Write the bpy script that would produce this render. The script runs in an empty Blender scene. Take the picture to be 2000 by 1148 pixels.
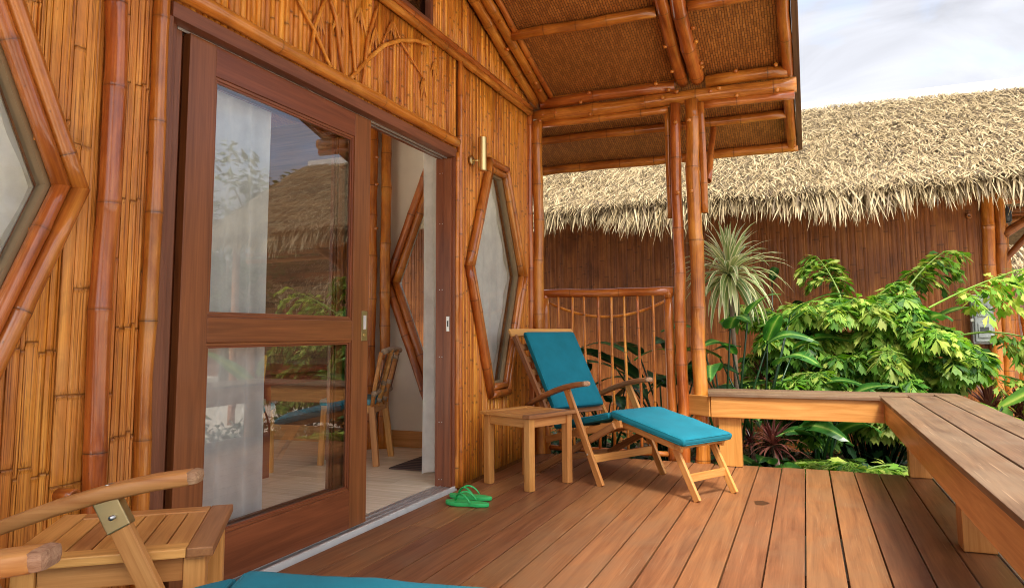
import bpy, bmesh, math, random
from mathutils import Matrix, Vector, Euler, noise
rnd = random.Random(7)
sc = bpy.context.scene
COL = sc.collection
R = math.radians

# ------------------------------------------------------------------ camera
cd = bpy.data.cameras.new('camera'); cam = bpy.data.objects.new('camera', cd); COL.objects.link(cam)
cd.sensor_fit = 'HORIZONTAL'; cd.sensor_width = 36.0
cd.lens = 36.0 * 1396.309 / 2000
cd.shift_y = -(574 - 511.4233) / 2000
cd.clip_start = 0.05; cd.clip_end = 500
_y, _p, _r = R(22.15979), R(5.744369), R(-0.3733188)
fw = Vector((-math.sin(_y) * math.cos(_p), math.cos(_y) * math.cos(_p), math.sin(_p)))
rt = Vector((math.cos(_y), math.sin(_y), 0)); up = rt.cross(fw)
rr = rt * math.cos(_r) + up * math.sin(_r); uu = -rt * math.sin(_r) + up * math.cos(_r)
M = Matrix((( rr.x, uu.x, -fw.x, 0), (rr.y, uu.y, -fw.y, 0), (rr.z, uu.z, -fw.z, 1.0), (0, 0, 0, 1)))
cam.matrix_world = M
sc.camera = cam

# ------------------------------------------------------------------ sky, sun, exposure
SUN = Vector((0.27, -0.46, 0.84)).normalized()
SUN_EL = math.asin(SUN.z); SUN_AZ = math.atan2(SUN.x, SUN.y)
wd = bpy.data.worlds.new('World'); sc.world = wd; wd.use_nodes = True
nt = wd.node_tree; nt.nodes.clear()
def N(t, typ, **kw):
    n = t.nodes.new(typ)
    for k, v in kw.items():
        if k.startswith('i_'):
            n.inputs[k[2:].replace('_', ' ')].default_value = v
        else:
            setattr(n, k, v)
    return n
out = N(nt, 'ShaderNodeOutputWorld'); bg = N(nt, 'ShaderNodeBackground'); bg.inputs['Strength'].default_value = 0.15
sky = N(nt, 'ShaderNodeTexSky', sky_type='NISHITA', sun_disc=False)
sky.sun_elevation = SUN_EL; sky.sun_rotation = SUN_AZ; sky.air_density = 1.0; sky.dust_density = 5.0; sky.ozone_density = 1.5
tc = N(nt, 'ShaderNodeTexCoord'); mp = N(nt, 'ShaderNodeMapping'); mp.inputs['Scale'].default_value = (1.0, 1.0, 2.6)
n1 = N(nt, 'ShaderNodeTexNoise'); n1.inputs['Scale'].default_value = 2.6; n1.inputs['Detail'].default_value = 7; n1.inputs['Roughness'].default_value = 0.58; n1.inputs['Distortion'].default_value = 0.4
rp = N(nt, 'ShaderNodeValToRGB'); rp.color_ramp.elements[0].position = 0.33; rp.color_ramp.elements[0].color = (0.12, 0.12, 0.12, 1); rp.color_ramp.elements[1].position = 0.52; rp.color_ramp.elements[1].color = (0.97, 0.97, 0.97, 1)
mx = N(nt, 'ShaderNodeMix', data_type='RGBA')
bw = N(nt, 'ShaderNodeHueSaturation'); bw.inputs['Saturation'].default_value = 0.14; bw.inputs["Value"].default_value = 0.58; bw.inputs["Hue"].default_value = 0.535
n2 = N(nt, 'ShaderNodeTexNoise'); n2.inputs['Scale'].default_value = 4.5; n2.inputs['Detail'].default_value = 6; n2.inputs['Distortion'].default_value = 0.8
rm_ = N(nt, 'ShaderNodeMapRange'); rm_.inputs[1].default_value = .35; rm_.inputs[2].default_value = .65; rm_.inputs[3].default_value = .78; rm_.inputs[4].default_value = 1.12
vm = N(nt, 'ShaderNodeVectorMath', operation='SCALE'); nt.links.new(mp.outputs[0], n2.inputs['Vector']); nt.links.new(n2.outputs['Fac'], rm_.inputs[0]); nt.links.new(rm_.outputs[0], vm.inputs['Scale'])
nt.links.new(sky.outputs[0], bw.inputs['Color']); nt.links.new(bw.outputs[0], vm.inputs[0]); nt.links.new(vm.outputs[0], mx.inputs['B'])
nt.links.new(tc.outputs['Generated'], mp.inputs['Vector']); nt.links.new(mp.outputs[0], n1.inputs['Vector'])
nt.links.new(n1.outputs['Fac'], rp.inputs[0]); nt.links.new(rp.outputs[0], mx.inputs['Factor'])
nt.links.new(sky.outputs[0], mx.inputs['A']); nt.links.new(mx.outputs['Result'], bg.inputs[0]); nt.links.new(bg.outputs[0], out.inputs[0])

sl = bpy.data.lights.new('sun', 'SUN'); sl.energy = 1.3; sl.angle = R(11); sl.color = (1.0, 0.94, 0.84)
so = bpy.data.objects.new('sun', sl); COL.objects.link(so); so.location = (3, -5, 12)
so.rotation_euler = (-SUN).to_track_quat('-Z', 'Y').to_euler()
sc.view_settings.view_transform = 'Standard'; sc.view_settings.look = 'None'
sc.view_settings.exposure = 1.84; sc.view_settings.gamma = 1.0; sc.view_settings.use_curve_mapping = False
sc.render.engine = 'CYCLES'
sc.cycles.use_denoising = True; sc.render.filter_size = 1.0; sc.cycles.filter_width = 1.0
sc.cycles.max_bounces = 10; sc.cycles.diffuse_bounces = 6; sc.cycles.glossy_bounces = 5; sc.cycles.transparent_max_bounces = 16
sc.cycles.transmission_bounces = 6; sc.cycles.caustics_reflective = False; sc.cycles.caustics_refractive = False
sc.cycles.sample_clamp_indirect = 6

# ------------------------------------------------------------------ helpers
def tag(o, label=None, cat=None, group=None, kind=None):
    if label: o['label'] = label
    if cat: o['category'] = cat
    if group: o['group'] = group
    if kind: o['kind'] = kind
    return o
def empty(name, loc=(0, 0, 0), rz=0.0, label=None, cat=None, group=None):
    o = bpy.data.objects.new(name, None); COL.objects.link(o); o.empty_display_size = 0.1
    o.location = loc; o.rotation_euler = (0, 0, rz)
    return tag(o, label, cat, group)
def link(name, me, mat, parent=None, local=False, loc=None, mw=None):
    """local=False: coordinates are world coordinates; the parent's base is taken back out."""
    o = bpy.data.objects.new(name, me); COL.objects.link(o)
    if mat is not None and not me.materials: me.materials.append(mat)
    if mw is not None: o.matrix_basis = mw
    if loc is not None: o.location = loc
    if parent is not None:
        o.parent = parent
        if not local:
            pm = parent_world(parent)
            o.matrix_parent_inverse = pm.inverted()
    return o
def parent_world(p):
    m = p.matrix_basis.copy()
    if p.parent: m = parent_world(p.parent) @ p.matrix_parent_inverse @ m
    return m
def mesh(name, v, f, smooth=False, attr=None):
    me = bpy.data.meshes.new(name); me.from_pydata([tuple(p) for p in v], [], f); me.update()
    if smooth: me.polygons.foreach_set('use_smooth', [True] * len(f))
    if attr is not None:
        a = me.attributes.new('tint', 'FLOAT', 'POINT'); a.data.foreach_set('value', attr)
    return me
class MB:
    def __init__(s): s.v = []; s.f = []; s.a = []
    def add(s, v, f, a=0.0):
        n = len(s.v); s.v += [tuple(p) for p in v]; s.f += [tuple(i + n for i in q) for q in f]
        s.a += ([a] * len(v) if not isinstance(a, (list, tuple)) else list(a))
    def box(s, x0, x1, y0, y1, z0, z1):
        s.add([(x0,y0,z0),(x1,y0,z0),(x1,y1,z0),(x0,y1,z0),(x0,y0,z1),(x1,y0,z1),(x1,y1,z1),(x0,y1,z1)],
              [(0,3,2,1),(4,5,6,7),(0,1,5,4),(1,2,6,5),(2,3,7,6),(3,0,4,7)])
    def build(s, name, mat, parent=None, smooth=False, local=False, loc=None, attr=False):
        return link(name, mesh(name, s.v, s.f, smooth, s.a if attr else None), mat, parent, local, loc)
_bc = {}
def box_me(sx, sy, sz, b=0.004, seg=2):
    k = (round(sx, 4), round(sy, 4), round(sz, 4), b, seg)
    bm = bmesh.new(); bmesh.ops.create_cube(bm, size=1.0)
    for v in bm.verts: v.co = Vector((v.co.x * sx, v.co.y * sy, v.co.z * sz))
    if b > 0: bmesh.ops.bevel(bm, geom=list(bm.edges), offset=min(b, 0.45 * min(sx, sy, sz)), segments=seg, affect='EDGES', profile=0.6)
    me = bpy.data.meshes.new('board'); bm.to_mesh(me); bm.free()
    return me
def box_me_c(sx, sy, sz, b, mat, seg=2):
    k = (round(sx, 4), round(sy, 4), round(sz, 4), b, seg, mat.name)
    if k not in _bc: _bc[k] = box_me(sx, sy, sz, b, seg)
    return _bc[k]
def bar(name, p0, p1, w, t, mat, parent, local=False, upv=(0, 0, 1), b=0.004, ext=0.0):
    """a sawn bar from p0 to p1, local X along its length, w across (horizontal), t along upv"""
    p0 = Vector(p0); p1 = Vector(p1); d = p1 - p0; L = d.length + 2 * ext; x = d.normalized()
    z = Vector(upv); z = (z - x * z.dot(x)).normalized(); y = z.cross(x); c = (p0 + p1) / 2
    mw = Matrix(((x.x, y.x, z.x, c.x), (x.y, y.y, z.y, c.y), (x.z, y.z, z.z, c.z), (0, 0, 0, 1)))
    return link(name, box_me_c(L, w, t, b, mat), mat, parent, local, mw=mw)
def abox(name, x0, x1, y0, y1, z0, z1, mat, parent, local=False, b=0.003):
    """axis-aligned board; its mesh is turned so that local X runs along the longest side"""
    s = [abs(x1 - x0), abs(y1 - y0), abs(z1 - z0)]; c = Vector(((x0 + x1) / 2, (y0 + y1) / 2, (z0 + z1) / 2))
    i = s.index(max(s))
    if i == 0: mw = Matrix.Translation(c); d = s
    elif i == 1: mw = Matrix.Translation(c) @ Matrix.Rotation(R(90), 4, 'Z'); d = [s[1], s[0], s[2]]
    else: mw = Matrix.Translation(c) @ Matrix.Rotation(R(-90), 4, 'Y'); d = [s[2], s[1], s[0]]
    return link(name, box_me_c(d[0], d[1], d[2], b, mat), mat, parent, local, mw=mw)
def frame_to(p0, p1):
    d = (Vector(p1) - Vector(p0)); q = d.to_track_quat('Z', 'Y')
    return Matrix.Translation(Vector(p0)) @ q.to_matrix().to_4x4(), d.length
def bamboo_me(L, r, seed=0, node=0.30, n=14, taper=0.0, wob=0.10, half=False):
    g = random.Random(seed); zs = []; z = -g.uniform(0, node * 0.7) ; nodes = []
    while z < L:
        z += node * g.uniform(0.75, 1.45)
        if 0.02 < z < L - 0.02: nodes.append(z)
    prof = [(0, 1.0, 0.0)]
    for q in nodes:
        e = g.uniform(.7, 1.25); prof += [(q - min(.05, r * 1.2), 1.0, 0.0), (q - .010, 1.05, 0.05), (q - .004, 1.07, 0.2 * e), (q - .001, 1.045, 0.75 * e), (q + .002, 1.06, 0.35 * e), (q + .010, 1.045, 0.05), (q + min(.05, r * 1.2), 0.985, 0.0)]
    prof.append((L, 1.0, 0.0)); prof.sort()
    # extra rings between
    ext = []
    for i in range(len(prof) - 1):
        ext.append(prof[i]); gp = prof[i + 1][0] - prof[i][0]
        if gp > 0.12: ext.append(((prof[i][0] + prof[i + 1][0]) / 2, 0.975, 0.0))
    ext.append(prof[-1]); prof = ext
    ph = g.uniform(0, 6.3); ph2 = g.uniform(0, 6.3); mb = MB()
    a0, a1 = (0, 2 * math.pi)
    for (z, k, a) in prof:
        rad = r * k * (1 - taper * z / max(L, .01))
        ox = wob * r * (math.sin(z * 5.1 + ph) + .4 * math.sin(z * 13 + ph2)); oy = wob * r * (math.sin(z * 4.3 + ph2) + .4 * math.sin(z * 11 + ph))
        for i in range(n):
            t = 2 * math.pi * i / n
            rr_ = rad * (1 + 0.02 * math.sin(2 * t + ph))
            mb.v.append((ox + rr_ * math.cos(t), oy + rr_ * math.sin(t), z)); mb.a.append(a)
    m = len(prof)
    for j in range(m - 1):
        for i in range(n):
            a = j * n + i; b = j * n + (i + 1) % n
            mb.f.append((a, b, b + n, a + n))
    # hollow cut ends
    for j, s in ((0, 1), (m - 1, -1)):
        base = len(mb.v); zz = prof[j][0]
        cx = sum(mb.v[j * n + i][0] for i in range(n)) / n; cy = sum(mb.v[j * n + i][1] for i in range(n)) / n
        for i in range(n):
            p = mb.v[j * n + i]; mb.v.append((cx + (p[0] - cx) * .72, cy + (p[1] - cy) * .72, zz)); mb.a.append(0.3)
        mb.v.append((cx, cy, zz + s * min(.03, L * .2))); mb.a.append(1.0)
        for i in range(n):
            a = j * n + i; b = j * n + (i + 1) % n; c = base + (i + 1) % n; d = base + i
            mb.f.append((a, d, c, b) if s > 0 else (a, b, c, d))
            e = base + n
            mb.f.append((d, e, c) if s > 0 else (d, c, e))
    me = mesh('bamboo', mb.v, mb.f, True, mb.a)
    return me
_sd = [100]
def bamboo(name, p0, p1, r, parent, mat=None, local=False, **kw):
    _sd[0] += 1
    mw, L = frame_to(p0, p1)
    return link(name, bamboo_me(L, r, _sd[0], **kw), mat or MAT['bamboo'], parent, local, mw=mw)
def tube_me(pts, rad, n=10, caps=True, squash=1.0, tint=None):
    pts = [Vector(p) for p in pts]; m = len(pts); mb = MB()
    if not isinstance(rad, (list, tuple)): rad = [rad] * m
    prev = None
    for j, p in enumerate(pts):
        d = (pts[min(j + 1, m - 1)] - pts[max(j - 1, 0)]).normalized()
        if prev is None:
            a = Vector((0, 0, 1)) if abs(d.z) < .9 else Vector((1, 0, 0)); x = d.cross(a).normalized()
        else:
            x = (prev - d * prev.dot(d)).normalized()
        prev = x; y = d.cross(x)
        for i in range(n):
            t = 2 * math.pi * i / n
            mb.v.append(p + (x * math.cos(t) + y * math.sin(t) * squash) * rad[j]); mb.a.append(0.0)
    for j in range(m - 1):
        for i in range(n):
            a = j * n + i; b = j * n + (i + 1) % n; mb.f.append((a, b, b + n, a + n))
    if caps:
        mb.f.append(tuple(reversed(range(n)))); mb.f.append(tuple((m - 1) * n + i for i in range(n)))
    return mesh('tube', mb.v, mb.f, True, mb.a)
def lathe_me(prof, n=24, axis='Z'):
    v = []; f = []
    for (r, z) in prof:
        for i in range(n):
            t = 2 * math.pi * i / n; v.append((r * math.cos(t), r * math.sin(t), z))
    for j in range(len(prof) - 1):
        for i in range(n):
            a = j * n + i; b = j * n + (i + 1) % n; f.append((a, b, b + n, a + n))
    f.append(tuple(reversed(range(n)))); f.append(tuple((len(prof) - 1) * n + i for i in range(n)))
    me = mesh('turned', v, f, False)
    return me
def smooth_auto(me, ang=40):
    me.polygons.foreach_set('use_smooth', [True] * len(me.polygons))
    try: me.set_sharp_from_angle(angle=R(ang))
    except Exception: pass
    return me
def copy_tree(o, parent=None):
    c = o.copy(); COL.objects.link(c)
    if parent is not None: c.parent = parent
    for ch in list(o.children): copy_tree(ch, c)
    return c

# ------------------------------------------------------------------ materials
MAT = {}
def base_mat(name):
    m = bpy.data.materials.new(name); m.use_nodes = True
    t = m.node_tree; t.nodes.clear()
    o = N(t, 'ShaderNodeOutputMaterial'); b = N(t, 'ShaderNodeBsdfPrincipled'); t.links.new(b.outputs[0], o.inputs['Surface'])
    MAT[name] = m
    return m, t, b
def ramp(t, fac, stops):
    r = N(t, 'ShaderNodeValToRGB'); e = r.color_ramp.elements
    while len(e) < len(stops): e.new(0.5)
    for q, (p, c) in zip(e, stops):
        q.position = p; q.color = (c[0], c[1], c[2], 1)
    t.links.new(fac, r.inputs[0]); return r.outputs[0]
def math_n(t, op, a, b=None, clamp=False):
    n = N(t, 'ShaderNodeMath', operation=op); n.use_clamp = clamp
    for i, q in enumerate((a, b)):
        if q is None: continue
        if isinstance(q, (int, float)): n.inputs[i].default_value = q
        else: t.links.new(q, n.inputs[i])
    return n.outputs[0]
def mixc(t, fac, a, b, mode='MIX'):
    n = N(t, 'ShaderNodeMix', data_type='RGBA', blend_type=mode)
    for k, q in (('Factor', fac), ('A', a), ('B', b)):
        if isinstance(q, (int, float)): n.inputs[k].default_value = q
        elif isinstance(q, (tuple, list)): n.inputs[k].default_value = (q[0], q[1], q[2], 1)
        else: t.links.new(q, n.inputs[k])
    return n.outputs['Result']
def coords(t, scale, rand=True, space='Object'):
    c = N(t, 'ShaderNodeTexCoord'); m = N(t, 'ShaderNodeMapping'); m.inputs['Scale'].default_value = scale
    src = c.outputs[space]
    if rand:
        oi = N(t, 'ShaderNodeObjectInfo'); k = math_n(t, 'MULTIPLY', oi.outputs['Random'], 37.0)
        cm = N(t, 'ShaderNodeCombineXYZ'); t.links.new(k, cm.inputs[0]); t.links.new(k, cm.inputs[1]); t.links.new(math_n(t, 'MULTIPLY', k, 1.7), cm.inputs[2])
        ad = N(t, 'ShaderNodeVectorMath', operation='ADD'); t.links.new(src, ad.inputs[0]); t.links.new(cm.outputs[0], ad.inputs[1]); src = ad.outputs[0]
    t.links.new(src, m.inputs['Vector']); return m.outputs[0]
def noise_n(t, vec, scale=1.0, detail=4, rough=0.55, dist=0.0):
    n = N(t, 'ShaderNodeTexNoise'); n.inputs['Scale'].default_value = scale; n.inputs['Detail'].default_value = detail
    n.inputs['Roughness'].default_value = rough; n.inputs['Distortion'].default_value = dist
    t.links.new(vec, n.inputs['Vector']); return n.outputs['Fac']
def bump(t, b, h, strength=0.3, dist=0.002):
    n = N(t, 'ShaderNodeBump'); n.inputs['Strength'].default_value = strength; n.inputs['Distance'].default_value = dist
    t.links.new(h, n.inputs['Height']); t.links.new(n.outputs[0], b.inputs['Normal'])
def randv(t):
    return N(t, 'ShaderNodeObjectInfo').outputs['Random']
def hsv(t, col, v=None, h=None, s=None):
    n = N(t, 'ShaderNodeHueSaturation'); t.links.new(col, n.inputs['Color'])
    for k, q in (('Value', v), ('Hue', h), ('Saturation', s)):
        if q is None: continue
        if isinstance(q, (int, float)): n.inputs[k].default_value = q
        else: t.links.new(q, n.inputs[k])
    return n.outputs[0]
def vrange(t, x, lo, hi):
    n = N(t, 'ShaderNodeMapRange'); t.links.new(x, n.inputs[0]); n.inputs[3].default_value = lo; n.inputs[4].default_value = hi
    return n.outputs[0]

def wood(name, dark, light, rough=0.35, grain=1.0, var=0.25, bumpk=0.25, coat=0.0, axis=0, weather=None, spec=.35, scuff=0.0):
    """sawn timber: grain runs along local X (axis 0) or Z (axis 2)"""
    m, t, b = base_mat(name)
    sc1 = [22 * grain] * 3; sc1[axis] = 1.3 * grain
    sc2 = [160 * grain] * 3; sc2[axis] = 4 * grain
    sc3 = [5.0] * 3; sc3[axis] = 0.9
    v1 = coords(t, sc1); v2 = coords(t, sc2); v3 = coords(t, sc3)
    a = noise_n(t, v1, 1, 5, 0.6, 1.2); f = noise_n(t, v2, 1, 3, 0.6); c = noise_n(t, v3, 1, 4, 0.6)
    k = math_n(t, 'ADD', math_n(t, 'MULTIPLY', a, 0.75), math_n(t, 'MULTIPLY', f, 0.25))
    mid = [(dark[i] + light[i]) / 2 for i in range(3)]
    col = ramp(t, k, [(0.34, dark), (0.5, mid), (0.66, light)])
    col = hsv(t, col, v=vrange(t, c, 0.72, 1.26))
    if weather is not None:
        w = noise_n(t, coords(t, (1.7, 2.3, 2.3)), 1.6, 6, 0.65, 0.6)
        col = mixc(t, ramp(t, w, [(0.42, (0, 0, 0)), (0.7, (0.75, 0.75, 0.75))]), col, weather)
    if scuff > 0:
        for (sx_, sy_, rz_) in ((3, 130, .5), (4, 150, -.9), (2.5, 110, 1.9)):
            mp_ = N(t, 'ShaderNodeMapping'); mp_.inputs['Rotation'].default_value = (0, 0, rz_); mp_.inputs['Scale'].default_value = (sx_, sy_, 1); t.links.new(coords(t, (1, 1, 1)), mp_.inputs['Vector'])
            s_ = noise_n(t, mp_.outputs[0], 1, 1, .4)
            col = mixc(t, ramp(t, s_, [(.735, (0, 0, 0)), (.78, (scuff, scuff, scuff))]), col, (.50, .33, .20))
    rv = randv(t)
    col = hsv(t, col, v=vrange(t, rv, 1 - var, 1 + var), h=vrange(t, rv, 0.494, 0.506))
    t.links.new(col, b.inputs['Base Color'])
    t.links.new(vrange(t, k, rough + .1, rough - .06), b.inputs['Roughness'])
    b.inputs['Coat Weight'].default_value = coat; b.inputs['Coat Roughness'].default_value = 0.14; b.inputs['Specular IOR Level'].default_value = spec
    bump(t, b, k, bumpk, 0.0015)
    return m
def bamboo_mat(name, dark, mid, light, rough=0.28, coat=0.35, streak=1.0, crack=0.0, nodec=(0.05, 0.02, 0.008), var=0.18, bumpk=0.3, pale=None, spec=.5, ndk=.72):
    m, t, b = base_mat(name)
    v1 = coords(t, (40, 40, 1.1)); v2 = coords(t, (170, 170, 1.6)); v3 = coords(t, (5, 5, 2.2))
    a = noise_n(t, v1, 1, 5, .6, .6); f = noise_n(t, v2, 1, 2, .5); c = noise_n(t, v3, 1, 5, .62, .4)
    k = math_n(t, 'ADD', math_n(t, 'MULTIPLY', a, 0.35 * streak), math_n(t, 'ADD', math_n(t, 'MULTIPLY', f, 0.25 * streak), math_n(t, 'MULTIPLY', c, 1 - 0.6 * streak)))
    col = ramp(t, k, [(0.38, dark), (0.5, mid), (0.61, light)])
    if pale is not None:
        pz = noise_n(t, coords(t, (2.2, 2.2, 1.2)), 1, 4, .6)
        col = mixc(t, ramp(t, pz, [(.45, (0, 0, 0)), (.68, (.6, .6, .6))]), col, pale)
    if crack > 0:
        cr = noise_n(t, coords(t, (230, 230, 2.2)), 1, 3, .65, .3)
        cf = ramp(t, cr, [(0.36, (crack, crack, crack)), (0.46, (0, 0, 0))])
        col = mixc(t, cf, col, (dark[0] * .45, dark[1] * .40, dark[2] * .4))
    bl = noise_n(t, coords(t, (11, 11, 3.5)), 1, 5, .65, .8)
    col = hsv(t, col, v=ramp(t, bl, [(.30, (.74, .74, .74)), (.5, (1, 1, 1)), (.72, (1.18, 1.18, 1.18))]))
    spot = noise_n(t, coords(t, (55, 55, 28)), 1, 2, .5)
    col = mixc(t, ramp(t, spot, [(0.20, (.6, .6, .6)), (0.27, (0, 0, 0))]), col, nodec)
    at = N(t, 'ShaderNodeAttribute', attribute_name='tint')
    col = mixc(t, math_n(t, 'MULTIPLY', at.outputs['Fac'], ndk, True), col, nodec)
    b.inputs['Specular IOR Level'].default_value = spec
    rv = randv(t)
    col = hsv(t, col, v=vrange(t, rv, 1 - var, 1 + var), h=vrange(t, rv, 0.492, 0.508))
    t.links.new(col, b.inputs['Base Color'])
    t.links.new(vrange(t, c, rough - .06, rough + .14), b.inputs['Roughness'])
    b.inputs['Coat Weight'].default_value = coat; b.inputs['Coat Roughness'].default_value = 0.07
    bump(t, b, math_n(t, 'ADD', f, math_n(t, 'MULTIPLY', a, .6)), bumpk, 0.0016)
    return m
bamboo_mat('bamboo', (.24, .056, .009), (.43, .125, .018), (.60, .22, .038), rough=.30, coat=.75, streak=.75, bumpk=.2, var=.08, spec=.25, ndk=1.0)
bamboo_mat('bamboo_amber', (.30, .075, .010), (.54, .17, .020), (.68, .27, .045), rough=.32, coat=.7, streak=.75, bumpk=.2, spec=.25, var=.12, ndk=1.0)
bamboo_mat('bamboo_slat', (.36, .092, .010), (.62, .215, .025), (.78, .34, .06), rough=.36, coat=.12, streak=1.05, bumpk=.5, var=.24, spec=.3)
bamboo_mat('bamboo_plank', (.34, .092, .010), (.60, .205, .024), (.80, .35, .06), rough=.40, coat=.12, streak=1.1, crack=.75, bumpk=.8, var=.10, pale=(.66, .27, .085), spec=.3, nodec=(.12, .040, .010), ndk=.75)
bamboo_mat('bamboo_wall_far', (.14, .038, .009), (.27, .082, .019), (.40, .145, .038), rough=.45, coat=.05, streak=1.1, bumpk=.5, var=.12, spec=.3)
bamboo_mat('twig', (.42, .125, .015), (.62, .22, .03), (.78, .33, .06), rough=.4, coat=.1, streak=.6, spec=.3)
wood('door_wood', (.145, .042, .014), (.28, .088, .030), rough=.34, grain=.8, var=.06, bumpk=.10, coat=.15)
wood('frame_wood', (.14, .045, .022), (.25, .088, .045), rough=.42, grain=1.2, var=.08, bumpk=.25, coat=.1)
wood('deck_wood', (.155, .054, .020), (.335, .138, .052), rough=.40, grain=.8, var=.14, bumpk=.4, coat=.06, weather=(.23, .120, .058), spec=.35, scuff=.25)
wood('bench_top_wood', (.12, .066, .036), (.27, .155, .082), rough=.5, grain=.8, var=.14, bumpk=.5, weather=(.23, .16, .10), spec=.3, scuff=.5)
wood('bench_apron_wood', (.46, .185, .036), (.68, .33, .090), rough=.4, grain=1.0, var=.08, bumpk=.15, coat=.1)
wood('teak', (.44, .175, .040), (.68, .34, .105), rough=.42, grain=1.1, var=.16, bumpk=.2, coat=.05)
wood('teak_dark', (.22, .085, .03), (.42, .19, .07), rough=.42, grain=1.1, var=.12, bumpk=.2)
wood('teak_end', (.22, .10, .05), (.50, .30, .17), rough=.6, grain=3.0, var=.1, bumpk=.3)
wood('table_red', (.16, .04, .02), (.26, .075, .035), rough=.4, var=.05)
wood('fascia_wood', (.09, .045, .025), (.20, .10, .05), rough=.8, var=.1)

def plain(name, col, rough=.5, metal=0.0, spec=.5, bumpk=0.0, bscale=60, var=.12, nscale=6):
    m, t, b = base_mat(name)
    n_ = noise_n(t, coords(t, (nscale,) * 3, rand=True), 1, 5, .6)
    d = [max(0, c * (1 - var)) for c in col]; l = [c * (1 + var) for c in col]
    t.links.new(ramp(t, n_, [(.3, d), (.7, l)]), b.inputs['Base Color'])
    b.inputs['Roughness'].default_value = rough; b.inputs['Metallic'].default_value = metal; b.inputs['Specular IOR Level'].default_value = spec
    if bumpk > 0: bump(t, b, noise_n(t, coords(t, (bscale,) * 3, rand=False), 1, 4, .6), bumpk, .002)
    return m
plain('brass', (.76, .58, .26), .36, 1.0, var=.08)
plain('brass_old', (.52, .42, .22), .38, 1.0, var=.15)
plain('steel', (.55, .54, .52), .35, 1.0, var=.15, nscale=14)
plain('aluminium', (.62, .60, .58), .42, .9, var=.12, nscale=20)
plain('white_metal', (.72, .70, .66), .4, .2)
plain('rubber_black', (.02, .02, .02), .6)
plain('plaster_cream', (.80, .75, .64), .85, bumpk=.1, bscale=120, var=.04)
plain('ceiling_white', (.78, .76, .70), .9, var=.03)
plain('soil', (.055, .038, .024), .95, bumpk=.8, bscale=18, var=.4, nscale=14)
plain('bounce_sand', (.72, .64, .51), .95, bumpk=.6, bscale=30, var=.12, nscale=9)
plain('grey_plastic', (.30, .31, .30), .4, var=.2, nscale=12)
plain('dark_plastic', (.05, .055, .06), .4)
plain('clear_plastic', (.34, .37, .36), .12, spec=.7, var=.3, nscale=10)
plain('white_plastic', (.75, .74, .70), .45)
plain('flip_green', (.035, .50, .13), .5, bumpk=.15, bscale=250, var=.06)
plain('flip_strap', (.030, .44, .12), .35, var=.06)
plain('thatch_under', (.13, .085, .04), .95, bumpk=.9, bscale=40, var=.4, nscale=22)
plain('rattan_wrap', (.36, .26, .17), .6, bumpk=.8, bscale=140, var=.55, nscale=60)
plain('rattan_weave', (.16, .075, .045), .6, bumpk=.9, bscale=260, var=.5, nscale=90)
plain('bark', (.16, .11, .07), .9, bumpk=.8, bscale=30, var=.35, nscale=10)
plain('mat_edge', (.03, .02, .018), .9)
# cloth
def cloth(name, col, weave=900, rough=.85, trans=0.0, wr=.4):
    m, t, b = base_mat(name)
    v = coords(t, (1, 1, 1), rand=False)
    wv = N(t, 'ShaderNodeTexWave', wave_type='BANDS', bands_direction='X'); wv.inputs['Scale'].default_value = weave / 6.28; t.links.new(v, wv.inputs[0])
    wu = N(t, 'ShaderNodeTexWave', wave_type='BANDS', bands_direction='Y'); wu.inputs['Scale'].default_value = weave / 6.28; t.links.new(v, wu.inputs[0])
    nn = noise_n(t, coords(t, (7, 7, 7)), 1, 5, .6)
    col_ = ramp(t, nn, [(.3, [c * .86 for c in col]), (.7, [min(1, c * 1.1) for c in col])])
    t.links.new(col_, b.inputs['Base Color']); b.inputs['Roughness'].default_value = rough
    b.inputs['Sheen Weight'].default_value = .04; b.inputs['Specular IOR Level'].default_value = .2
    h = math_n(t, 'ADD', math_n(t, 'MULTIPLY', math_n(t, 'ADD', wv.outputs['Fac'], wu.outputs['Fac']), .08), nn)
    bump(t, b, h, wr, .004)
    if trans > 0:
        o = [n for n in t.nodes if n.type == 'OUTPUT_MATERIAL'][0]
        tr = N(t, 'ShaderNodeBsdfTranslucent'); t.links.new(col_, tr.inputs[0])
        ms = N(t, 'ShaderNodeMixShader'); ms.inputs[0].default_value = trans
        t.links.new(b.outputs[0], ms.inputs[1]); t.links.new(tr.outputs[0], ms.inputs[2])
        tp = N(t, 'ShaderNodeBsdfTransparent'); m2 = N(t, 'ShaderNodeMixShader'); m2.inputs[0].default_value = .015
        t.links.new(ms.outputs[0], m2.inputs[1]); t.links.new(tp.outputs[0], m2.inputs[2]); t.links.new(m2.outputs[0], o.inputs['Surface'])
    return m
cloth('cushion_blue', (.007, .172, .235), 1500, .8, wr=.25)
cloth('seat_blue', (.10, .27, .33), 1500, .8)
cloth('curtain_white', (.90, .91, .90), 1800, .9, trans=.28, wr=.1)
cloth('curtain_cream', (.92, .89, .81), 1800, .9, trans=.28, wr=.1)

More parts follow.
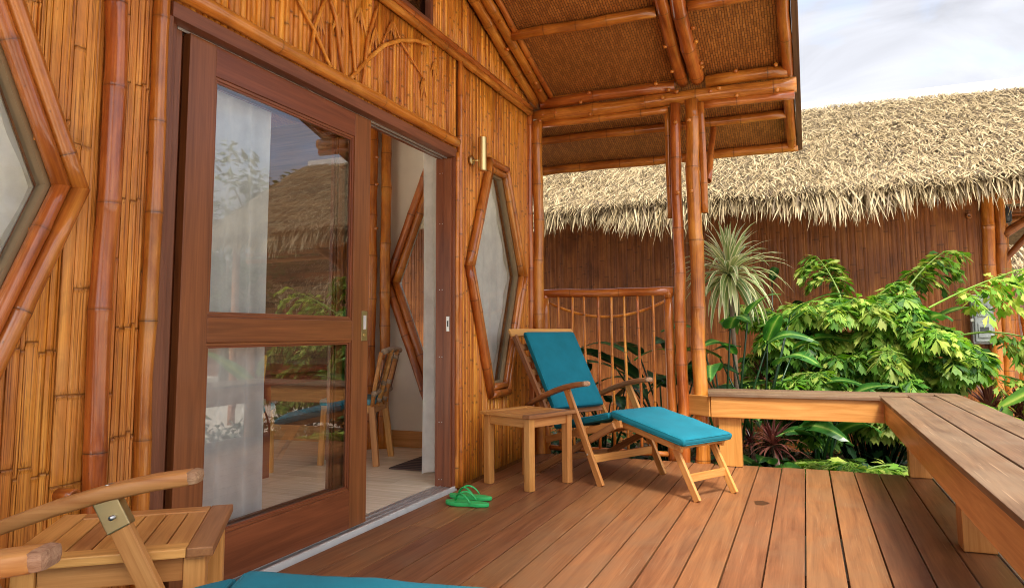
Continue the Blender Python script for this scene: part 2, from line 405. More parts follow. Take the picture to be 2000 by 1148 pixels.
# glass pane: sharp mirror by angle over clear glass
def glass_mat(name, ior, wav):
    m, t, b = base_mat(name)
    o = [n for n in t.nodes if n.type == 'OUTPUT_MATERIAL'][0]; t.nodes.remove(b)
    fr = N(t, 'ShaderNodeFresnel'); fr.inputs['IOR'].default_value = ior
    gl = N(t, 'ShaderNodeBsdfGlossy'); gl.inputs['Roughness'].default_value = 0.0; gl.inputs['Color'].default_value = (1, 1, 1, 1)
    tp = N(t, 'ShaderNodeBsdfTransparent'); tp.inputs[0].default_value = (.985, .995, .99, 1)
    if wav > 0:
        wn = noise_n(t, coords(t, (1.4, 1.4, 1.4), rand=False), 1, 2, .5); bp = N(t, 'ShaderNodeBump'); bp.inputs['Strength'].default_value = wav; bp.inputs['Distance'].default_value = .006
        t.links.new(wn, bp.inputs['Height']); t.links.new(bp.outputs[0], gl.inputs['Normal'])
    ms = N(t, 'ShaderNodeMixShader'); t.links.new(fr.outputs[0], ms.inputs[0]); t.links.new(tp.outputs[0], ms.inputs[1]); t.links.new(gl.outputs[0], ms.inputs[2])
    t.links.new(ms.outputs[0], o.inputs['Surface'])
glass_mat('glass', 1.95, .012)          # coated door glass
glass_mat('glass_rear', 1.12, 0)       # inner leaf
glass_mat('glass_window', 1.45, 0)     # hexagon windows

# woven bamboo ceiling mat (local X along the roof, local Y down the slope)
m, t, b = base_mat('woven_mat')
v = coords(t, (1, 1, 1), rand=False)
bk = N(t, 'ShaderNodeTexBrick'); bk.offset = .5; bk.inputs['Scale'].default_value = 1.0
bk.inputs['Brick Width'].default_value = .058; bk.inputs['Row Height'].default_value = .019; bk.inputs['Mortar Size'].default_value = .0026; bk.inputs['Mortar Smooth'].default_value = .6
bk.inputs['Color1'].default_value = (.32, .105, .018, 1); bk.inputs['Color2'].default_value = (.50, .19, .038, 1); bk.inputs['Mortar'].default_value = (.12, .035, .008, 1)
rot = N(t, 'ShaderNodeMapping'); rot.inputs['Rotation'].default_value = (0, 0, R(90)); t.links.new(v, rot.inputs[0])
ns = N(t, 'ShaderNodeTexNoise'); ns.inputs['Scale'].default_value = 14; ns.inputs['Detail'].default_value = 3; t.links.new(v, ns.inputs['Vector'])
av = N(t, 'ShaderNodeVectorMath', operation='MULTIPLY_ADD'); t.links.new(ns.outputs['Color'], av.inputs[0]); av.inputs[1].default_value = (.022, .014, 0); t.links.new(rot.outputs[0], av.inputs[2])
t.links.new(av.outputs[0], bk.inputs['Vector'])
cl = hsv(t, bk.outputs['Color'], v=vrange(t, noise_n(t, coords(t, (3, 3, 3), rand=False), 1, 6, .7), .55, 1.4))
t.links.new(cl, b.inputs['Base Color']); b.inputs['Roughness'].default_value = .5
bump(t, b, math_n(t, 'SUBTRACT', 1.0, bk.outputs['Fac']), 1.0, .006)

# room floor tiles: pale wood-look planks, each one a piece
m, t, b = base_mat('floor_tile')
st = noise_n(t, coords(t, (2.2, 38, 2)), 1, 5, .6)
col = ramp(t, st, [(.3, (.66, .55, .39)), (.7, (.84, .73, .56))]); col = hsv(t, col, v=vrange(t, randv(t), .90, 1.08))
t.links.new(col, b.inputs['Base Color']); b.inputs['Roughness'].default_value = .26
plain('grout', (.40, .31, .21), .9)

# thatch: pale dry leaf blades
m, t, b = base_mat('thatch')
at = N(t, 'ShaderNodeAttribute', attribute_name='tint')
col = ramp(t, at.outputs['Fac'], [(0.0, (.06, .036, .015)), (.25, (.17, .112, .047)), (.55, (.34, .245, .113)), (1.0, (.51, .40, .22))])
col = hsv(t, col, v=vrange(t, noise_n(t, coords(t, (.8, .8, .8), rand=False), 1, 4, .6), .80, 1.18))
t.links.new(col, b.inputs['Base Color']); b.inputs['Roughness'].default_value = .6

def leaf_mat(name, stops, rough=.35, trans=.35, var=.3, spec=.5):
    m, t, b = base_mat(name)
    at = N(t, 'ShaderNodeAttribute', attribute_name='tint')
    nn = noise_n(t, coords(t, (9, 9, 9)), 1, 3, .6)
    k = math_n(t, 'ADD', at.outputs['Fac'], math_n(t, 'MULTIPLY', math_n(t, 'SUBTRACT', nn, .5), .25), True)
    col = ramp(t, k, stops); col = hsv(t, col, v=vrange(t, randv(t), 1 - var, 1 + var))
    t.links.new(col, b.inputs['Base Color']); b.inputs['Roughness'].default_value = rough; b.inputs['Specular IOR Level'].default_value = spec
    o = [n for n in t.nodes if n.type == 'OUTPUT_MATERIAL'][0]
    tr = N(t, 'ShaderNodeBsdfTranslucent'); t.links.new(hsv(t, col, v=1.4, s=1.1), tr.inputs[0])
    ms = N(t, 'ShaderNodeMixShader'); ms.inputs[0].default_value = trans
    t.links.new(b.outputs[0], ms.inputs[1]); t.links.new(tr.outputs[0], ms.inputs[2]); t.links.new(ms.outputs[0], o.inputs['Surface'])
    return m
leaf_mat('leaf_fishtail', [(0, (.012, .045, .006)), (.3, (.05, .155, .016)), (.65, (.16, .32, .035)), (1, (.40, .47, .09))], .5, .38, spec=.3)
leaf_mat('leaf_heliconia', [(0, (.012, .055, .012)), (.5, (.035, .13, .022)), (.8, (.085, .24, .035)), (1, (.30, .42, .10))], .28, .30)
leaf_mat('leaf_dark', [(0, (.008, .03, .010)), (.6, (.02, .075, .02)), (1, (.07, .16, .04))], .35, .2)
leaf_mat('leaf_dracaena', [(0, (.10, .19, .05)), (.30, (.28, .36, .13)), (.55, (.66, .62, .34)), (1, (.82, .77, .53))], .45, .3, var=.1)
leaf_mat('leaf_cordyline', [(0, (.05, .012, .015)), (.5, (.15, .04, .035)), (.8, (.26, .12, .07)), (1, (.28, .24, .10))], .35, .25)
leaf_mat('leaf_tree', [(0, (.012, .035, .008)), (.5, (.035, .085, .016)), (1, (.09, .16, .035))], .5, .3)
leaf_mat('leaf_dry', [(0, (.16, .09, .045)), (1, (.40, .28, .16))], .7, .2)
# ================================================================== SETTING
W = -2.176            # face of the cottage wall
GZ = -0.40            # garden ground
# ground: one sheet with gentle relief, made pale to bounce sunlight under the porch
mb = MB(); n = 60
for i in range(n + 1):
    for j in range(n + 1):
        a = (i / n - .5) * 2; c = (j / n - .5) * 2
        x = 90 * a * abs(a); y = 6 + 90 * c * abs(c)
        mb.v.append((x, y, GZ + .03 * noise.noise((x * .7, y * .7, 0)))); mb.a.append(0)
for i in range(n):
    for j in range(n):
        q = i * (n + 1) + j; mb.f.append((q, q + n + 1, q + n + 2, q + 1))
tag(mb.build('ground', MAT['bounce_sand'], smooth=True), kind='structure')
mb = MB(); bed = [(-6.0, 5.85), (1.1, 5.85), (1.15, 1.2), (1.9, 1.0), (2.15, 2.5), (2.25, 4.2), (2.1, 5.6), (2.6, 7.0), (2.7, 8.95), (-6.0, 8.95)]
mb.add([(x, y, GZ + .045) for x, y in bed], [tuple(range(len(bed)))]); tag(mb.build('garden_bed', MAT['soil']), kind='structure')

# deck: boards run along Y, pitch 0.161, one of them near the door butted in two
deck = empty('deck', (-.7, 2.2, -.03)); tag(deck, kind='structure')
PIT = 0.1607; x = 0.6 - PIT * 18 ; k = 0
DY0, DY1 = -1.6, 5.79
while x < .60 + .01:
    x0 = x + .0035; x1 = x + PIT - .0035
    if x0 < W + .012: x0 = W + .012
    if x1 - x0 > .03:
        cut = {2: [3.40], 4: [1.2], 7: [2.25], 10: [.4], 13: [1.65]}.get(k, [])
        ys = [DY0] + cut + [DY1 + rnd.uniform(-.012, .012)]
        for a, b_ in zip(ys[:-1], ys[1:]):
            g = .0015 if b_ in cut else 0
            dz = rnd.uniform(-.0012, .0012)
            abox('deck_board', x0 + rnd.uniform(-.0012, .0012), x1 + rnd.uniform(-.0012, .0012), a + g, b_ - g, -.034 + dz, dz, MAT['deck_wood'], deck, b=.0035)
    x += PIT; k += 1
for yy in (DY0 + .1, 0.4, 1.9, 3.4, 4.7, 5.62):
    abox('joist', W + .02, .74, yy - .035, yy + .035, -.19, -.042, MAT['fascia_wood'], deck)
abox('edge_trim', .762, .785, DY0, DY1, -.06, .004, MAT['aluminium'], deck, b=.002)
# dark water stain soaked into one board
mb = MB(); pts = []
for i in range(28):
    t_ = 2 * math.pi * i / 28; rr_ = .040 * (1 + .06 * math.sin(3 * t_ + 1) + .07 * math.sin(5 * t_) + .06 * math.sin(9 * t_ + 2))
    pts.append((-.283 + rr_ * math.cos(t_), 4.563 + 1.45 * rr_ * math.sin(t_), .0022))
mb.add(pts, [tuple(range(28))]); plain('stain', (.075, .028, .014), .3, var=.3, nscale=60)
mb.build('water_stain', MAT['stain'], deck)

# ================================================================== THE COTTAGE
cot = empty('bamboo_cottage', (W - 2.0, 3.04, 0), label='orange varnished bamboo cottage with sliding glass door and woven porch roof', cat='cottage')
HEX_R, HEX_L = 5.03, 1.045
MH, TH, ZT, ZM, ZB = .455, .12, 2.225, 1.475, .635       # glass opening of a hexagon window
def ext_poly(mb, poly, k0, k1, ax):
    """extrude a polygon of (u,z) between k0 and k1 on axis ax ('x': u=y, 'y': u=x)"""
    n = len(poly)
    f = (lambda k, u, z: (k, u, z)) if ax == 'x' else (lambda k, u, z: (u, k, z))
    v = [f(k0, u, z) for u, z in poly] + [f(k1, u, z) for u, z in poly]
    fc = [tuple(range(n)), tuple(reversed(range(n, 2 * n)))] + [(i, i + n, (i + 1) % n + n, (i + 1) % n) for i in range(n)]
    mb.add(v, fc)
def hex_polys(a, b, cy, z0, z1, mh=MH, th=TH, zt=ZT, zm=ZM, zb=ZB):
    return [[(cy - th, z0), (cy + th, z0), (cy + th, zb), (cy - th, zb)], [(cy - th, zt), (cy + th, zt), (cy + th, z1), (cy - th, z1)],
            [(a, z0), (cy - th, z0), (cy - th, zb), (cy - mh, zm), (a, zm)], [(a, zm), (cy - mh, zm), (cy - th, zt), (cy - th, z1), (a, z1)],
            [(cy + th, z0), (b, z0), (b, zm), (cy + mh, zm), (cy + th, zb)], [(cy + mh, zm), (b, zm), (b, z1), (cy + th, z1), (cy + th, zt)]]
YL, YR = .29, 5.74
def rake(y): return 3.03 + .303 * (5.83 - y if y > 3.04 else y - .25)
D0, D1, DH = 1.93, 4.30, 2.265
UW0, UW1, UWZ0, UWZ1 = 2.10, 3.975, 3.0, 3.40
core = MB(); lin = MB()
polys = hex_polys(D1, YR, HEX_R, -.1, 2.95) + hex_polys(YL, D0, HEX_L, -.1, 2.95) + [[(D0, DH), (D1, DH), (D1, 2.95), (D0, 2.95)]]
polys += [[(UW1, 2.95), (YR, 2.95), (YR, rake(YR)), (UW1, rake(UW1))], [(YL, 2.95), (UW0, 2.95), (UW0, rake(UW0)), (YL, rake(YL))],
          [(UW0, 2.95), (UW1, 2.95), (UW1, UWZ0), (UW0, UWZ0)], [(UW0, UWZ1), (UW1, UWZ1), (UW1, rake(UW1)), (3.04, rake(3.04)), (UW0, rake(UW0))]]
for p in polys:
    ext_poly(core, p, W - .075, W - .012, 'x'); ext_poly(lin, p, W - .13, W - .080, 'x')
core.build('wall_core', MAT['bamboo_wall_far'], cot); lin.build('inner_wall', MAT['plaster_cream'], cot)

def hex_span(y, cy, e=.05):
    """the z range a slat at y must leave free for the hexagon, or None"""
    d = abs(y - cy)
    mh, th = MH + e, TH + e
    if d >= mh: return None
    if d <= th: return (ZB - e, ZT + e)
    k = (mh - d) / (mh - th)
    return (ZM - (ZM - ZB + e) * k, ZM + (ZT - ZM + e) * k)
def slat_me(L, w, seed, depth=.013, node=.35, seg=6):
    g = random.Random(seed); z = -g.uniform(0, node); nd = []
    while z < L:
        z += node * g.uniform(.7, 1.25)
        if .03 < z < L - .03: nd.append(z)
    rows = [(0, 1, 0)]
    for q in nd: rows += [(q - .012, 1, 0), (q - .003, 1.12, .55), (q + .001, .9, 1), (q + .004, 1.1, .4), (q + .014, .97, 0)]
    rows.append((L, 1, 0)); mb = MB(); ph = g.uniform(0, 6); m_ = seg + 1
    for (z, k, a) in rows:
        wx = .0012 * math.sin(z * 6 + ph)
        for i in range(m_):
            t_ = math.pi * i / seg
            mb.v.append((depth * k * (math.sin(t_) ** .6 if 0 < i < seg else 0) - .004, -w / 2 * math.cos(t_) * .97 + wx, z)); mb.a.append(a)
    for j in range(len(rows) - 1):
        for i in range(seg):
            a = j * m_ + i; mb.f.append((a, a + 1, a + m_ + 1, a + m_))
    mb.f.append(tuple(reversed(range(m_)))); mb.f.append(tuple((len(rows) - 1) * m_ + i for i in range(m_)))
    return mesh('slat', mb.v, mb.f, True, mb.a)
_sl = {}
def slat(y, z0, z1, w, matn, share=True, x=None, depth=.013):
    L = round(z1 - z0, 3)
    if L < .02: return
    key = (L, round(w, 3), rnd.randrange(9)) if share else None
    if key is None or key not in _sl:
        me = slat_me(L, w, rnd.randrange(10 ** 6), depth)
        if key: _sl[key] = me
    else: me = _sl[key]
    link('wall_slat', me, MAT[matn], cot, loc=((W - .010 if x is None else x) + rnd.uniform(-.0015, .0015), y, z0))
# slats over the door, rounder and prominent
y = 1.945; SW = .036
while y < 4.31:
    w = SW * rnd.uniform(.72, 1.12); slat(y + w / 2, 2.262, 2.915, round(w, 3), 'bamboo_slat', depth=.017); y += w
# slats right of the door, around the hexagon window
y = 4.385
while y < 5.72:
    w = .030 * rnd.uniform(.75, 1.2); c = y + w / 2; hs = hex_span(c, HEX_R)
    if hs is None: slat(c, 0.0, 2.915, round(w, 3), 'bamboo_slat')
    else: slat(c, 0.0, round(hs[0], 2), round(w, 3), 'bamboo_slat', False); slat(c, round(hs[1], 2), 2.915, round(w, 3), 'bamboo_slat', False)
    y += w
# gable slats above the long moulding, cut to the rake
y = 2.0
while y < 5.74:
    w = .030 * rnd.uniform(.8, 1.2); c = y + w / 2
    top = rake(c) - .01
    if UW0 - .02 < c < UW1 + .02:
        slat(c, UWZ1, top, w, 'bamboo_slat', False)
    else: slat(c, 2.97, top, w, 'bamboo_slat', False)
    y += w
# flattened bamboo planks at the near left, cracked and staggered at their nodes
def plank_me(L, w, seed):
    """one flattened culm: a sheet of cracked strips, each strip with its own facets, node ridges and depth"""
    g = random.Random(seed); mb = MB(); y = -w / 2; base = []; z = -g.uniform(0, .45)
    while z < L:
        z += g.uniform(.26, .48); base.append(z)
    while y < w / 2 - .002:
        sw_ = min(g.uniform(.014, .042), w / 2 - y)
        if w / 2 - (y + sw_) < .008: sw_ = w / 2 - y
        h = .010 + g.uniform(-.0022, .0022); hs_ = [h + g.uniform(-.0012, .0012) for _ in range(3)]
        sec = [(0, y + .0004), (hs_[0] - .0012, y + .0012), (hs_[0], y + sw_ * .25), (hs_[1], y + sw_ * .52), (hs_[2], y + sw_ * .78), (hs_[2] - .0014, y + sw_ - .0012), (0, y + sw_ - .0004)]
        off = g.choice((0, 0, 0, g.uniform(-.10, .10))); nd = [q + off + g.uniform(-.004, .004) for q in base]
        nd = [q for q in nd if .03 < q < L - .03 and g.random() < .88]
        rows = [(0, 0, 0)]
        for q in nd: rows += [(q - .016, 0, 0), (q - .004, .0024, .35), (q - .0005, .0012, .8), (q + .0025, -.0034, 1.0), (q + .006, -.002, .25), (q + .02, -.0008, 0)]
        rows.append((L, 0, 0)); vs = []; at = []
        for (z, dx, a_) in rows:
            jz = g.uniform(-.002, .002) if a_ > 0 else 0
            for i, (px, py) in enumerate(sec):
                vs.append((px + (dx + g.uniform(-.0005, .0005) if 0 < i < 6 else 0), py, z + jz)); at.append(a_ if 0 < i < 6 else max(a_, .55))
        mb.add(vs, [(j * 7 + i, j * 7 + i + 1, j * 7 + i + 8, j * 7 + i + 7) for j in range(len(rows) - 1) for i in range(6)], at); y += sw_
    return mesh('plank', mb.v, mb.f, False, mb.a)
y = .86
while y < 1.90:
    w = rnd.uniform(.085, .135); w = min(w, 1.925 - y); c = y + w / 2; hs = hex_span(c, HEX_L)
    for a, b_ in ([(-.02, 2.93)] if hs is None else [(-.02, hs[0]), (hs[1], 2.93)]):
        link('bamboo_plank', plank_me(b_ - a, w - .002, rnd.randrange(10 ** 6)), MAT['bamboo_plank'], cot, loc=(W - .010 + rnd.uniform(-.002, .003), c, a))
    y += w
# upright poles on the wall
for (y, r, z1, mat_) in ((1.682, .036, 2.93, 'bamboo'), (1.868, .029, 2.93, 'bamboo'), (4.322, .015, 2.24, 'bamboo_amber'), (4.362, .020, 2.90, 'bamboo_amber')):
    bamboo('wall_pole', (W + .006 + r * .55, y, -.0), (W + .006 + r * .55, y, z1), r, cot, MAT[mat_], node=.33, wob=.13)
bamboo('wall_pole', (-2.108, 5.79, -.3), (-2.108, 5.79, 2.86), .046, cot, node=.36)
bamboo('wall_pole', (-2.178, 5.76, -.3), (-2.178, 5.76, 2.98), .034, cot, node=.36)
abox('corner_board', W - .02, W + .01, 5.735, 5.765, -.1, 2.95, MAT['fascia_wood'], cot)
# rolling pole over the door header, the long double moulding under the gable, the base pole
bamboo('header_pole', (W + .028, 1.90, 2.303), (W + .028, 4.285, 2.303), .033, cot, MAT['bamboo_amber'], node=.6, wob=.05)
bamboo('moulding_pole', (W + .022, 1.0, 2.905), (W + .022, 5.73, 2.925), .026, cot, node=.5)
bamboo('moulding_pole', (W + .030, 1.0, 2.948), (W + .030, 5.73, 2.968), .024, cot, node=.5)
bamboo('peg', (W - .01, 1.585, .51), (W + .075, 1.585, .51), .022, cot, node=.5)
# gable window
gw = abox('gable_window', UW0 + .002, UW1 - .002, 0, .01, 0, .01, MAT['frame_wood'], cot) if False else None
abox('gable_window_frame', W - .05, W + .012, UW0, UW1, UWZ0 - .02, UWZ0 + .03, MAT['frame_wood'], cot)
abox('gable_window_frame', W - .05, W + .012, UW1 - .035, UW1 + .0, UWZ0 + .03, UWZ1, MAT['frame_wood'], cot)
abox('gable_window_frame', W - .05, W + .012, UW0, UW1 - .035, UWZ1 - .04, UWZ1, MAT['frame_wood'], cot)
abox('gable_pane', W - .034, W - .028, UW0 + .001, UW1 - .036, UWZ0 + .031, UWZ1 - .041, MAT['glass'], cot, b=0)

# hexagon windows: mitred double bamboo frame, pale sash, pane
def mitre_pole(p0, p1, r, n0, n1, parent, mat, name='frame_pole', node=.42):
    _sd[0] += 1
    mw, L = frame_to(p0, p1); me = bamboo_me(L, r, _sd[0], node=node, n=14, wob=.02)
    ax = (Vector(p1) - Vector(p0)).normalized(); rot_ = mw.to_3x3()
    for v in me.vertices:
        for pt, nn, lim in ((Vector(p0), n0, v.co.z < 1.6 * r), (Vector(p1), n1, v.co.z > L - 1.6 * r)):
            if nn is None or not lim: continue
            off = rot_ @ Vector((v.co.x, v.co.y, 0))
            sh = -(off.dot(nn)) / ax.dot(nn)
            f_ = 1 - (v.co.z if lim and pt == Vector(p0) else L - v.co.z) / (1.6 * r)
            f_ = max(0, min(1, f_ * 1.0))
            v.co.z += sh * f_
    return link(name, me, mat, parent, mw=mw)
def ring_poles(pts, r, parent, mat, node=.42):
    n = len(pts); pts = [Vector(p) for p in pts]
    for i in range(n):
        a, b_ = pts[i], pts[(i + 1) % n]; pa, nb = pts[i - 1], pts[(i + 2) % n]
        d = (b_ - a).normalized(); d0 = (a - pa).normalized(); d1 = (nb - b_).normalized()
        mitre_pole(a, b_, r, (d + d0).normalized(), (d + d1).normalized(), parent, mat, node=node)
def hex_pts(cy, x, off, ax='x'):
    k = 1.06
    pts = [(cy - TH - off * .55, ZB - off), (cy + TH + off * .55, ZB - off), (cy + MH + off * k, ZM), (cy + TH + off * .55, ZT + off), (cy - TH - off * .55, ZT + off), (cy - MH - off * k, ZM)]
    return [(x, u, z) if ax == 'x' else (u, x, z) for u, z in pts]
plain('sash_pale', (.27, .185, .095), .5, bumpk=.1)
for cy, lab in ((HEX_R, 'narrow hexagon window right of the sliding door'), (HEX_L, 'hexagon window at the near left end of the wall')):
    hx = empty('hexagon_window', (W, cy, ZB)); hx.parent = cot; hx.matrix_parent_inverse = parent_world(cot).inverted(); hx['label'] = lab
    ring_poles(hex_pts(cy, W + .020, .078), .029, hx, MAT['bamboo'])
    ring_poles(hex_pts(cy, W + .014, .024), .026, hx, MAT['bamboo'])
    # sash: a flat ring set into the reveal
    o_ = hex_pts(cy, 0, .004); i_ = hex_pts(cy, 0, -.012); mb = MB()
    for q in range(6):
        q2 = (q + 1) % 6
        vs = []
        for (x_) in (W - .046, W - .004):
            for p in (o_[q], o_[q2], i_[q2], i_[q]): vs.append((x_, p[1], p[2]))
        mb.add(vs, [(0, 3, 2, 1), (4, 5, 6, 7), (0, 1, 5, 4), (2, 3, 7, 6)])
    mb.build('sash', MAT['sash_pale'], hx)
    i2 = hex_pts(cy, W - .030, -.005); mb = MB(); mb.add(i2, [tuple(range(6))]); mb.build('pane', MAT['glass_window'], hx)

# decorative bamboo branches laid on the slats over the door
stems = [[(2.63, 2.58), (2.763, 2.475), (2.897, 2.335)], [(2.833, 2.671), (2.758, 2.5), (2.731, 2.335)], [(2.885, 2.569), (2.901, 2.335)], [(2.877, 2.69), (2.924, 2.625), (2.997, 2.333)],
         [(3.042, 2.764), (3.066, 2.603), (3.113, 2.333)], [(3.309, 2.839), (3.217, 2.627), (3.173, 2.333)], [(3.054, 2.333), (3.21, 2.496), (3.38, 2.646), (3.555, 2.743), (3.745, 2.814), (3.901, 2.846)],
         [(3.463, 2.828), (3.368, 2.655)], [(3.481, 2.828), (3.567, 2.738), (3.856, 2.60)], [(2.45, 2.80), (2.63, 2.58)], [(2.833, 2.671), (2.90, 2.86)], [(2.877, 2.69), (2.80, 2.87)], [(3.042, 2.764), (3.03, 2.87)]]
for i, s in enumerate(stems):
    r0 = .013 if i == 6 else (.006 if i in (7, 8) else .0095)
    pts = []
    for a, b_ in zip(s[:-1], s[1:]):
        for q in range(5):
            pts.append((W + .012 + r0 * .6, a[0] + (b_[0] - a[0]) * q / 5, a[1] + (b_[1] - a[1]) * q / 5))
    pts.append((W + .012 + r0 * .6, s[-1][0], s[-1][1]))
    rad = [r0 * (1.12 if j % 4 == 2 else 1.0) * (1 - .25 * abs(j / len(pts) - .5)) for j in range(len(pts))]
    link('branch_stem', tube_me(pts, rad, 8), MAT['twig'], cot)
leaf_at = [(3.151, 2.776), (2.96, 2.658), (3.481, 2.835), (3.849, 2.607), (3.998, 2.775), (2.80, 2.60), (3.30, 2.72)]
def lens_me(L, w):
    mb = MB(); n = 6
    for i in range(n + 1):
        t_ = i / n; h = w * math.sin(math.pi * t_ ** .8) / 2 + .0004
        mb.v += [(0, -h, -L * t_), (.006 * math.sin(math.pi * t_), 0, -L * t_), (0, h, -L * t_)]; mb.a += [.3, 0, .3]
    for i in range(n):
        for k_ in (0, 1): a = i * 3 + k_; mb.f.append((a, a + 1, a + 4, a + 3))
    return mesh('leaf', mb.v, mb.f, True, mb.a)
for (ly, lz) in leaf_at:
    for ang in (-26, -9, 8, 24):
        o = link('branch_leaf', lens_me(rnd.uniform(.10, .16), .022), MAT['twig'], cot, mw=Matrix.Translation((W + .013, ly, lz)) @ Matrix.Rotation(R(ang + rnd.uniform(-5, 5)), 4, 'X'))

# door frame: header, jambs, track
abox('door_header', W - .13, W + .014, 1.925, 4.318, 2.205, 2.265, MAT['frame_wood'], cot)
abox('door_jamb', W - .13, W + .012, 1.90, 1.932, -.0, 2.205, MAT['frame_wood'], cot)
abox('door_jamb', W - .125, W - .03, 1.936, 1.985, .0, 2.205, MAT['frame_wood'], cot)
abox('door_jamb', W - .12, W - .05, 1.99, 2.03, .0, 2.2, MAT['frame_wood'], cot)
abox('door_jamb', W - .135, W + .010, 4.296, 4.318, .0, 2.205, MAT['door_wood'], cot)
abox('door_jamb', W - .065, W - .012, 4.282, 4.296, .006, 2.2, MAT['door_wood'], cot)
for z in (.05, .42, .85, 1.3, 1.75, 2.1):
    for xx in (-.105, -.085):
        mb_ = link('screw', lathe_me([(.0035, 0), (.003, .001)], 8), MAT['steel'], cot, mw=Matrix.Translation((W + xx, 4.2955, z)) @ Matrix.Rotation(R(90), 4, 'X'))
abox('strike_plate', W - .045, W - .022, 4.279, 4.283, 1.02, 1.12, MAT['steel'], cot, b=.001)
abox('strike_hole', W - .038, W - .029, 4.2775, 4.2795, 1.05, 1.09, MAT['rubber_black'], cot, b=0)
for k_, (xa, xb, za) in enumerate(((W - .135, W - .003, .006), (W - .095, W - .088, .011), (W - .05, W - .043, .011))):
    abox('door_track', xa, xb, 1.99, 4.296, -.02, za, MAT['aluminium'], cot, b=.001)
abox('door_track', W - .003, W + .011, 1.99, 4.33, -.02, .012, MAT['white_metal'], cot, b=.001)
abox('head_track', W - .085, W - .078, 2.0, 4.28, 2.195, 2.2048, MAT['aluminium'], cot, b=.001)
abox('head_track', W - .05, W - .043, 2.0, 4.28, 2.195, 2.2048, MAT['aluminium'], cot, b=.001)

def door_leaf(xf, xb, y0, y1, name, lab, lock, gm='glass'):
    d = empty(name, ((xf + xb) / 2, (y0 + y1) / 2, .012)); d.parent = cot; d.matrix_parent_inverse = parent_world(cot).inverted(); d['label'] = lab
    zt = 2.196; s = .138
    abox('stile', xb, xf, y0, y0 + s, .014, zt, MAT['door_wood'], d); abox('stile', xb, xf, y1 - s - .012, y1, .014, zt, MAT['door_wood'], d)
    a, b_ = y0 + s + .0005, y1 - s - .0125
    rails = ((.014, .205), (.972, 1.075), (2.066, zt))
    for (z0, z1) in rails: abox('rail', xb + .001, xf - .001, a, b_, z0, z1, MAT['door_wood'], d)
    for (z0, z1) in ((.205, .972), (1.075, 2.066)):
        # glazing beads, stepped
        for (e, dx) in ((.013, .007), (.022, .013)):
            abox('glazing_bead', xb + .006, xf - dx, a, b_, z0, z0 + e, MAT['door_wood'], d, b=.002); abox('glazing_bead', xb + .006, xf - dx, a, b_, z1 - e, z1, MAT['door_wood'], d, b=.002)
            abox('glazing_bead', xb + .006, xf - dx, a, a + e, z0 + e, z1 - e, MAT['door_wood'], d, b=.002); abox('glazing_bead', xb + .006, xf - dx, b_ - e, b_, z0 + e, z1 - e, MAT['door_wood'], d, b=.002)
        xm = (xf + xb) / 2; mb = MB(); mb.add([(xm, a + .02, z0 + .02), (xm, b_ - .02, z0 + .02), (xm, b_ - .02, z1 - .02), (xm, a + .02, z1 - .02)], [(0, 1, 2, 3)])
        mb.build('pane', MAT[gm], d)
    if lock:
        abox('lock_plate', xf, xf + .003, y1 - .068, y1 - .016, .968, 1.128, MAT['brass_old'], d, b=.001)
        abox('lock_pull', xf + .003, xf + .005, y1 - .054, y1 - .028, 1.03, 1.105, MAT['white_metal'], d, b=.001)
        link('keyhole', lathe_me([(.010, 0), (.009, .003)], 14), MAT['brass'], d, mw=Matrix.Translation((xf + .003, y1 - .041, 1.0)) @ Matrix.Rotation(R(90), 4, 'Y'))
    return d
door_leaf(W - .030, W - .068, 2.052, 3.332, 'sliding_door', 'front sliding door leaf with brass lock', True)
door_leaf(W - .078, W - .116, 2.04, 3.255, 'sliding_door', 'rear sliding door leaf, pushed open behind the front one', False, 'glass_rear')

# ---------------- porch roof
XO = 0.035
zc = lambda y: 3.085 - .303 * (y - 5.83) if y > 3.04 else zc_l(y)
zc_l = lambda y: 3.085 + .303 * (y - .25)
YE = 6.98; YE2 = .29 * 0 + (.25 - (YE - 5.83))
def slope_mat(y0, y1):
    a = Vector((0, y0, zc(y0) + .002)); b_ = Vector((0, y1, zc(y1) + .002)); ly = (b_ - a).length
    ax = (b_ - a).normalized(); nx = Vector((1, 0, 0)); nz = nx.cross(ax)
    c = (a + b_) / 2; c.x = (W + XO - .03) / 2 - .2; sx = XO - .03 - W + .4
    mw = Matrix(((nx.x, ax.x, nz.x, c.x), (nx.y, ax.y, nz.y, c.y), (nx.z, ax.z, nz.z, c.z), (0, 0, 0, 1)))
    me = box_me(sx, ly, .008, 0)
    link('ceiling_mat', me, MAT['woven_mat'], rf, mw=mw)
    me = box_me(sx + 3.2, ly, .02, 0); mw2 = mw.copy(); mw2.translation = mw2.translation + Vector((-1.6, 0, .04)); link('roof_deck', me, MAT['fascia_wood'], rf, mw=mw2)
    me = box_me(sx + 3.2, ly + .08, .12, .02); mw2 = mw.copy(); mw2.translation = mw2.translation + Vector((-1.6, 0, .115)); link('thatch_layer', me, MAT['thatch_under'], rf, mw=mw2)
rf = empty('porch_roof', (W, 3.04, 3.0)); rf.parent = cot; rf.matrix_parent_inverse = parent_world(cot).inverted()
slope_mat(3.04, YE); slope_mat(YE2, 3.04)
def rafter(x, r, drop, y0=3.04, y1=YE, name='rafter', **k):
    bamboo(name, (x, y0, zc(y0) - drop), (x, y1, zc(y1) - drop), r, rf, **k)
    bamboo(name, (x, 3.04, zc(3.04) - drop), (x, YE2 + (YE - y1), zc(YE2 + (YE - y1)) - drop), r, rf, **k)
rafter(W + .045, .046, .052, y1=5.86); rafter(W + .135, .040, .046, y1=5.86); rafter(W + .20, .024, .028, y1=5.86)
rafter(-.84, .048, .055, y1=5.80); rafter(-.725, .056, .062, y1=5.78); rafter(XO - .075, .044, .046, node=.55)
